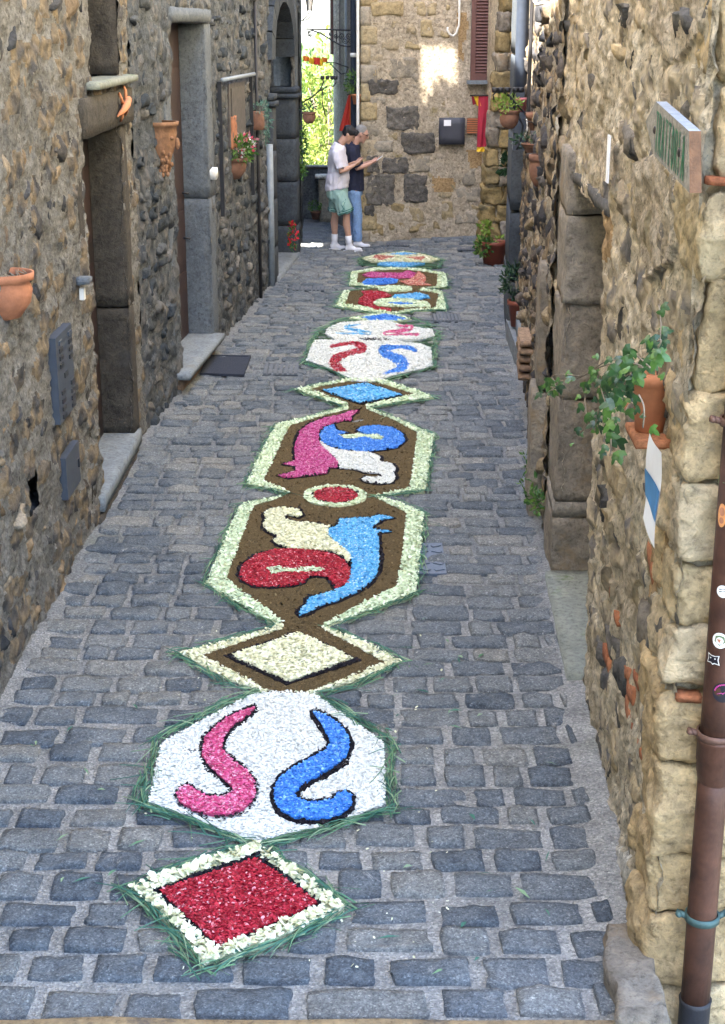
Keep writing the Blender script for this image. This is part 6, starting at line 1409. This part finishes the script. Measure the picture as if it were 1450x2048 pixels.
# the older man in navy behind him
J2 = dict(head=(.13, 0, 1.665), tilt=.38, neck=(.03, 0, 1.53), spine=[(0, 0, .84), (0, 0, .94), (.01, 0, 1.05), (.01, 0, 1.17), (-.01, 0, 1.29), (-.02, 0, 1.38), (-.005, 0, 1.46), (.02, 0, 1.52)],
          girth=[(.165, .12), (.170, .128), (.172, .135), (.172, .135), (.180, .130), (.183, .118), (.150, .092), (.068, .062)],
          arms=[dict(p=[(-.02, -.185, 1.42), (.07, -.225, 1.175), (.27, -.12, 1.245), (.34, -.09, 1.27)], curl=(0.1, .5, .7)), dict(p=[(-.02, .185, 1.42), (.06, .225, 1.16), (.27, .10, 1.25), (.34, .07, 1.27)], curl=(0.1, -.5, .7))],
          legs=[[(-.03, .09, .86), (-.03, .10, .48), (-.05, .10, .085), (.10, .08, .022)], [(.02, -.09, .86), (.07, -.10, .48), (.075, -.10, .085), (.23, -.15, .022)]])
p2_, w2_, W2, hp2, body2 = person((gx + .16, gy + .42, 0), J2, 'grey haired man with glasses in a navy shirt and jeans, holding a white phone', M['skin_old'])
garment([(W2([(.0, 0, .83), (0, 0, .88)] + J2['spine'][1:7] + [(.024, 0, 1.525)]), [(.182, .175), (.186, .178), (.186, .170), (.186, .160), (.186, .155), (.192, .146), (.195, .132), (.160, .108), (.084, .082)], LAT),
         (W2([(-.02, -.12, 1.435), (-.02, -.19, 1.40), (.04, -.215, 1.25), (.07, -.225, 1.19)]), [.075, .076, .066, .060], (1, 0, 0)),
         (W2([(-.02, .12, 1.435), (-.02, .19, 1.40), (.03, .215, 1.25), (.06, .225, 1.18)]), [.075, .076, .066, .060], (1, 0, 0))], 'shirt', M['shirt_navy'], p2_)
garment([(W2([(0, 0, .90), (0, 0, .82), (0, 0, .76)]), [(.184, .150), (.184, .150), (.176, .144)], LAT)] +
        [(W2([np.array(l[0]) + (0, 0, -.04), (np.array(l[0]) + l[1]) / 2, np.array(l[1]), (np.array(l[1]) + l[2]) / 2, np.array(l[2]) + (0, 0, .0)]), [.098, .088, .074, .068, .066], LAT) for l in J2['legs']], 'jeans', M['jeans'], p2_)
for (h_, k_, a_, t_) in J2['legs']: shoe(p2_, W2, a_, t_, M['shoe'], M['shoe_dark'])
b = MB(); b.tube([hp2(-.012, 0, .128), hp2(-.014, 0, .108), hp2(-.016, 0, .06), hp2(-.030, 0, .02), hp2(-.045, 0, -.02)], [(.03, .03), (.062, .07), (.080, .096), (.080, .088), (.062, .06)], 16, ref=LAT); solid(b, 'hair', M['hair_grey'], p2_, .010, 2)
b = MB(); b.tube([hp2(.0, -.081, .014), hp2(.085, -.070, .012)], .0035, 6); b.tube([hp2(.0, .081, .014), hp2(.085, .070, .012)], .0035, 6)
for s in (-1, 1): b.tube([hp2(.094 + .012 * (1 - abs(math.cos(a))), s * .038 + .028 * math.cos(a), .008 + .020 * math.sin(a)) for a in np.linspace(0, 2 * math.pi, 17)], .0032, 5)
b.tube([hp2(.10, -.012, .012), hp2(.10, .012, .012)], .003, 5); b.build('glasses', M['lens'], p2_)
ph = thing('phone', 'white smartphone held up by the grey haired man', 'phone', w2_((.40, -.08, 1.31)))
me = rblock_mesh('phone', (.155, .075, .011), .006, .05, M['phone'], amp=0)
put('body', me, Matrix.Translation(w2_((.385, -.075, 1.305))) @ Matrix.Rotation(R(-35), 4, 'Y'), ph)
me = rblock_mesh('screen', (.142, .066, .002), .001, .07, M['lens'], amp=0)
put('screen', me, Matrix.Translation(w2_((.380, -.075, 1.3113))) @ Matrix.Rotation(R(-35), 4, 'Y'), ph)

# ================================================================== flower carpets
LEVEL = .004
def resample(poly, step, jit, r_):
    out = []; n = len(poly)
    for i in range(n):
        a, c = np.array(poly[i]), np.array(poly[(i + 1) % n]); L = np.linalg.norm(c - a); k = max(1, int(L / step))
        for j in range(k): out.append(a + (c - a) * j / k + r_.normal(size=2) * jit * (0 if L < step * .5 else 1))
    return [tuple(p) for p in out]
def bed_mesh(poly, z):
    pts = [Vector((x, y, 0)) for x, y in poly]; tri = geometry.tessellate_polygon([pts]); n = len(poly)
    V = [(x, y, z + float(gz(x, y))) for x, y in poly] + [(x, y, -.01) for x, y in poly]
    Fc = [tuple(t) for t in tri] + [(i, (i + 1) % n, n + (i + 1) % n, n + i) for i in range(n)]
    return V, Fc
def poly_area(p):
    p = np.array(p); return abs(np.sum(p[:, 0] * np.roll(p[:, 1], -1) - np.roll(p[:, 0], -1) * p[:, 1])) / 2
def petals(P, z, size, r_, flat=.45, curl=.35, aspect=.62, mult=1.0):
    """small curled petals lying in a heap: six-point leaf outline folded along its length"""
    n = len(P); an = r_.uniform(0, 2 * np.pi, n); L = size * r_.uniform(.6, 1.35, n); W_ = L * aspect * r_.uniform(.7, 1.2, n)
    tx, ty = np.clip(r_.normal(0, flat, n), -.9, .9), np.clip(r_.normal(0, flat, n), -.9, .9)
    loc = np.array([(-.5, 0, 0), (-.28, .42, .16), (.22, .46, .24), (.5, .06, .10), (.24, -.44, .22), (-.30, -.40, .18), (.0, 0, -.10)])
    x = loc[None, :, 0] * L[:, None]; y = loc[None, :, 1] * W_[:, None]; zz = loc[None, :, 2] * (L * curl * r_.choice((-1, 1, 1), n))[:, None]
    zz = zz + x * np.tan(tx)[:, None] * .8 + y * np.tan(ty)[:, None] * .8
    c, s = np.cos(an)[:, None], np.sin(an)[:, None]
    X = P[:, 0:1] + x * c - y * s; Y_2 = P[:, 1:2] + x * s + y * c
    zb_ = z + float(size) * r_.uniform(.10, .55, n) * mult
    Z = zb_[:, None] + zz + gz(X, Y_2)
    V = np.stack([X, Y_2, Z], -1).reshape(-1, 3)
    base = np.arange(n)[:, None] * 7
    Fc = np.concatenate([base + np.array(q) for q in ((0, 6, 1), (1, 6, 2), (2, 6, 3), (3, 6, 4), (4, 6, 5), (5, 6, 0))], 0)
    return V, [tuple(q) for q in Fc.tolist()]
def scatter(poly, others, n, r_):
    p = np.array(poly); lo, hi = p.min(0), p.max(0); A = (hi - lo).prod(); k = int(n * A / max(1e-6, poly_area(poly))) + 1
    q = r_.uniform(lo, hi, (k, 2)); q = q[inpoly(q, poly)]
    for o in others: q = q[~inpoly(q, o)]
    return q
def grass_edge(poly, r_, dens, Ls, width, block=()):
    b = MB(); n = len(poly); P = np.array(poly); area = np.sum(P[:, 0] * np.roll(P[:, 1], -1) - np.roll(P[:, 0], -1) * P[:, 1]); sg = 1 if area > 0 else -1
    for i in range(n):
        a, c = P[i], P[(i + 1) % n]; d = c - a; L = np.linalg.norm(d)
        if L < 1e-4: continue
        d /= L; o = np.array((d[1], -d[0])) * sg
        for _ in range(int(L * dens) + (r_.random() < (L * dens) % 1)):
            s = a + d * r_.uniform(0, L) + o * (r_.normal(.008, .015))
            if any(inpoly(s[None], q)[0] for q in block): continue
            th = r_.normal(0, .20) + (math.pi if r_.random() < .5 else 0)
            if r_.random() < .10: th += r_.normal(0, .8)
            dd = d * math.cos(th) + o * math.sin(th); ln_ = r_.uniform(*Ls); h = r_.uniform(.004, .022); bend = r_.normal(0, .12)
            w = width * r_.uniform(.6, 1.3); nn = np.array((-dd[1], dd[0])); V = []
            for k in range(4):
                f = k / 3; q = s + dd * ln_ * (f - .35) + nn * bend * ln_ * f * f; z = .012 + h * math.sin(math.pi * (.2 + .7 * f)) + float(gz(q[0], q[1])); ww = w * (1 - .85 * f) / 2
                V += [(q[0] + nn[0] * ww, q[1] + nn[1] * ww, z), (q[0] - nn[0] * ww, q[1] - nn[1] * ww, z + .003)]
            b.add(V, [(0, 1, 3, 2), (2, 3, 5, 4), (4, 5, 7, 6)])
    return b
pr = np.random.default_rng(99)
for ip, pn in enumerate(PANELS):
    o = np.array(pn['outline']); c = o.mean(0)
    t = thing('flower_carpet', pn['label'], 'flower carpet', (c[0], c[1], 0), 'panels of the flower carpet')
    regs = pn['regs']; dist = c[1]; big = pn['big']
    near = dist < 6.2
    for k, (nm, kd, poly) in enumerate(regs):
        step = .022 if dist < 9 else .05; hard = kd in ('black', 'brown')
        pj = resample(poly, step, .0045 if dist < 9 else .006, pr) if poly_area(poly) > .004 else list(poly)
        z = .020 + LEVEL * (k if len(regs) < 8 else {'black': 2, 'brown': 1}.get(kd, 0 if k == 0 else 3)) * (.6 if len(regs) > 5 else 1)
        if nm == 'cut_grass_bed': z = .012
        V, Fc = bed_mesh(pj, z)
        b = MB().add(V, Fc, 0)
        above = [q for _, _, q in regs[k + 1:]]
        if kd == 'grassbed':
            pts = scatter(poly, above, int(poly_area(poly) * 260), pr)
            for q in pts:
                th = pr.uniform(0, 6.28); ln_ = pr.uniform(.10, .24); d = np.array((math.cos(th), math.sin(th) * .5)); nn = np.array((-d[1], d[0])); w = .005; zz = .03 + pr.uniform(0, .03) + float(gz(*q))
                e = q + d * ln_; b.add([(q[0] + nn[0] * w, q[1] + nn[1] * w, zz), (q[0] - nn[0] * w, q[1] - nn[1] * w, zz), (e[0], e[1], zz + pr.uniform(-.01, .02))], [(0, 1, 2)], 1)
            b.build(nm, [BED['grassbed'], M['grass']], t, smooth=False, kind='stuff'); continue
        A = poly_area(poly)
        if hard:
            size = .008 if kd == 'brown' else .012; dens = (7000 if near else 3800 if dist < 9 else 900) if kd == 'brown' else (9000 if dist < 9 else 2500)
            pts = scatter(poly, above, int(A * dens), pr)
            if len(pts):
                v, f = petals(pts, z, size * (1 if dist < 9 else 1.6), pr, .5, .6, .8); b.add(v, f, 1)
        else:
            border = 'border' in nm
            size = {True: .021, False: .0145}[border or kd in ('cream', 'pale')] * (1.25 if near and border else 1) * (1 if dist < 11 else 1.45)
            dens = 2.6 / (size * size * .62)
            pts = scatter(poly, [grow(q, -.006) for q in above], int(A * dens), pr)
            if len(pts):
                v, f = petals(pts, z, size, pr, .30 if not border else .45, .3, .66, 1.1 if border else .8); b.add(v, f, 1)
            if border and near:      # whole roses' heads of petals heaped along the nearest border
                pts = scatter(poly, [grow(q, .006) for q in above], int(A * 1700), pr)
                v, f = petals(pts, z + .008, .030, pr, .6, .6, .85, 1.0); b.add(v, f, 1)
        b.build(nm, [BED[kd], M['p_' + kd]], t, smooth=False, kind='stuff')
    gb = grass_edge(pn['outline'], pr, 150 if dist < 6.5 else 80 if dist < 11 else 60, (.08, .24) if dist < 11 else (.12, .30), .0055 if dist < 7 else .007 if dist < 11 else .011, [grow(q['outline'], .03) for q in PANELS if q is not pn])
    gb.build('grass_edging', M['grass'], t, smooth=False, kind='stuff')
# stray petals, leaves and stalks on the paving
ls = thing('fallen_leaves', 'stray green leaves and stalks scattered on the setts round the carpets', 'leaves', (.5, 5, 0)); ls['kind'] = 'stuff'
b = MB()
for k in range(46):
    px_, py_ = rnd.choice([(rnd.uniform(640, 1150), rnd.uniform(1450, 1990)), (rnd.uniform(60, 300), rnd.uniform(1400, 1900)), (rnd.uniform(650, 1000), rnd.uniform(1200, 1500))])
    x, y = gp(px_, py_); th = rnd.uniform(0, 6.28); L = rnd.uniform(.03, .10); w = rnd.uniform(.003, .010)
    dx, dy = math.cos(th), math.sin(th); b.add([(x, y, .018), (x + dx * L * .5 - dy * w, y + dy * L * .5 + dx * w, .024), (x + dx * L, y + dy * L, .016), (x + dx * L * .5 + dy * w, y + dy * L * .5 - dx * w, .022)], [(0, 1, 2, 3)])
b.build('leaves', M['grass'], ls, smooth=False, kind='stuff')
pt = MB(); P = []
for k in range(150):
    x, y = gp(rnd.uniform(250, 900), rnd.uniform(1250, 1950)); P.append((x, y))
P = np.array(P); ok = np.ones(len(P), bool)
for pn in PANELS: ok &= ~inpoly(P, pn['outline'])
v, f = petals(P[ok], .010, .012, pr); pt.add(v, f).build('petals', M['p_cream'], ls, smooth=False, kind='stuff')
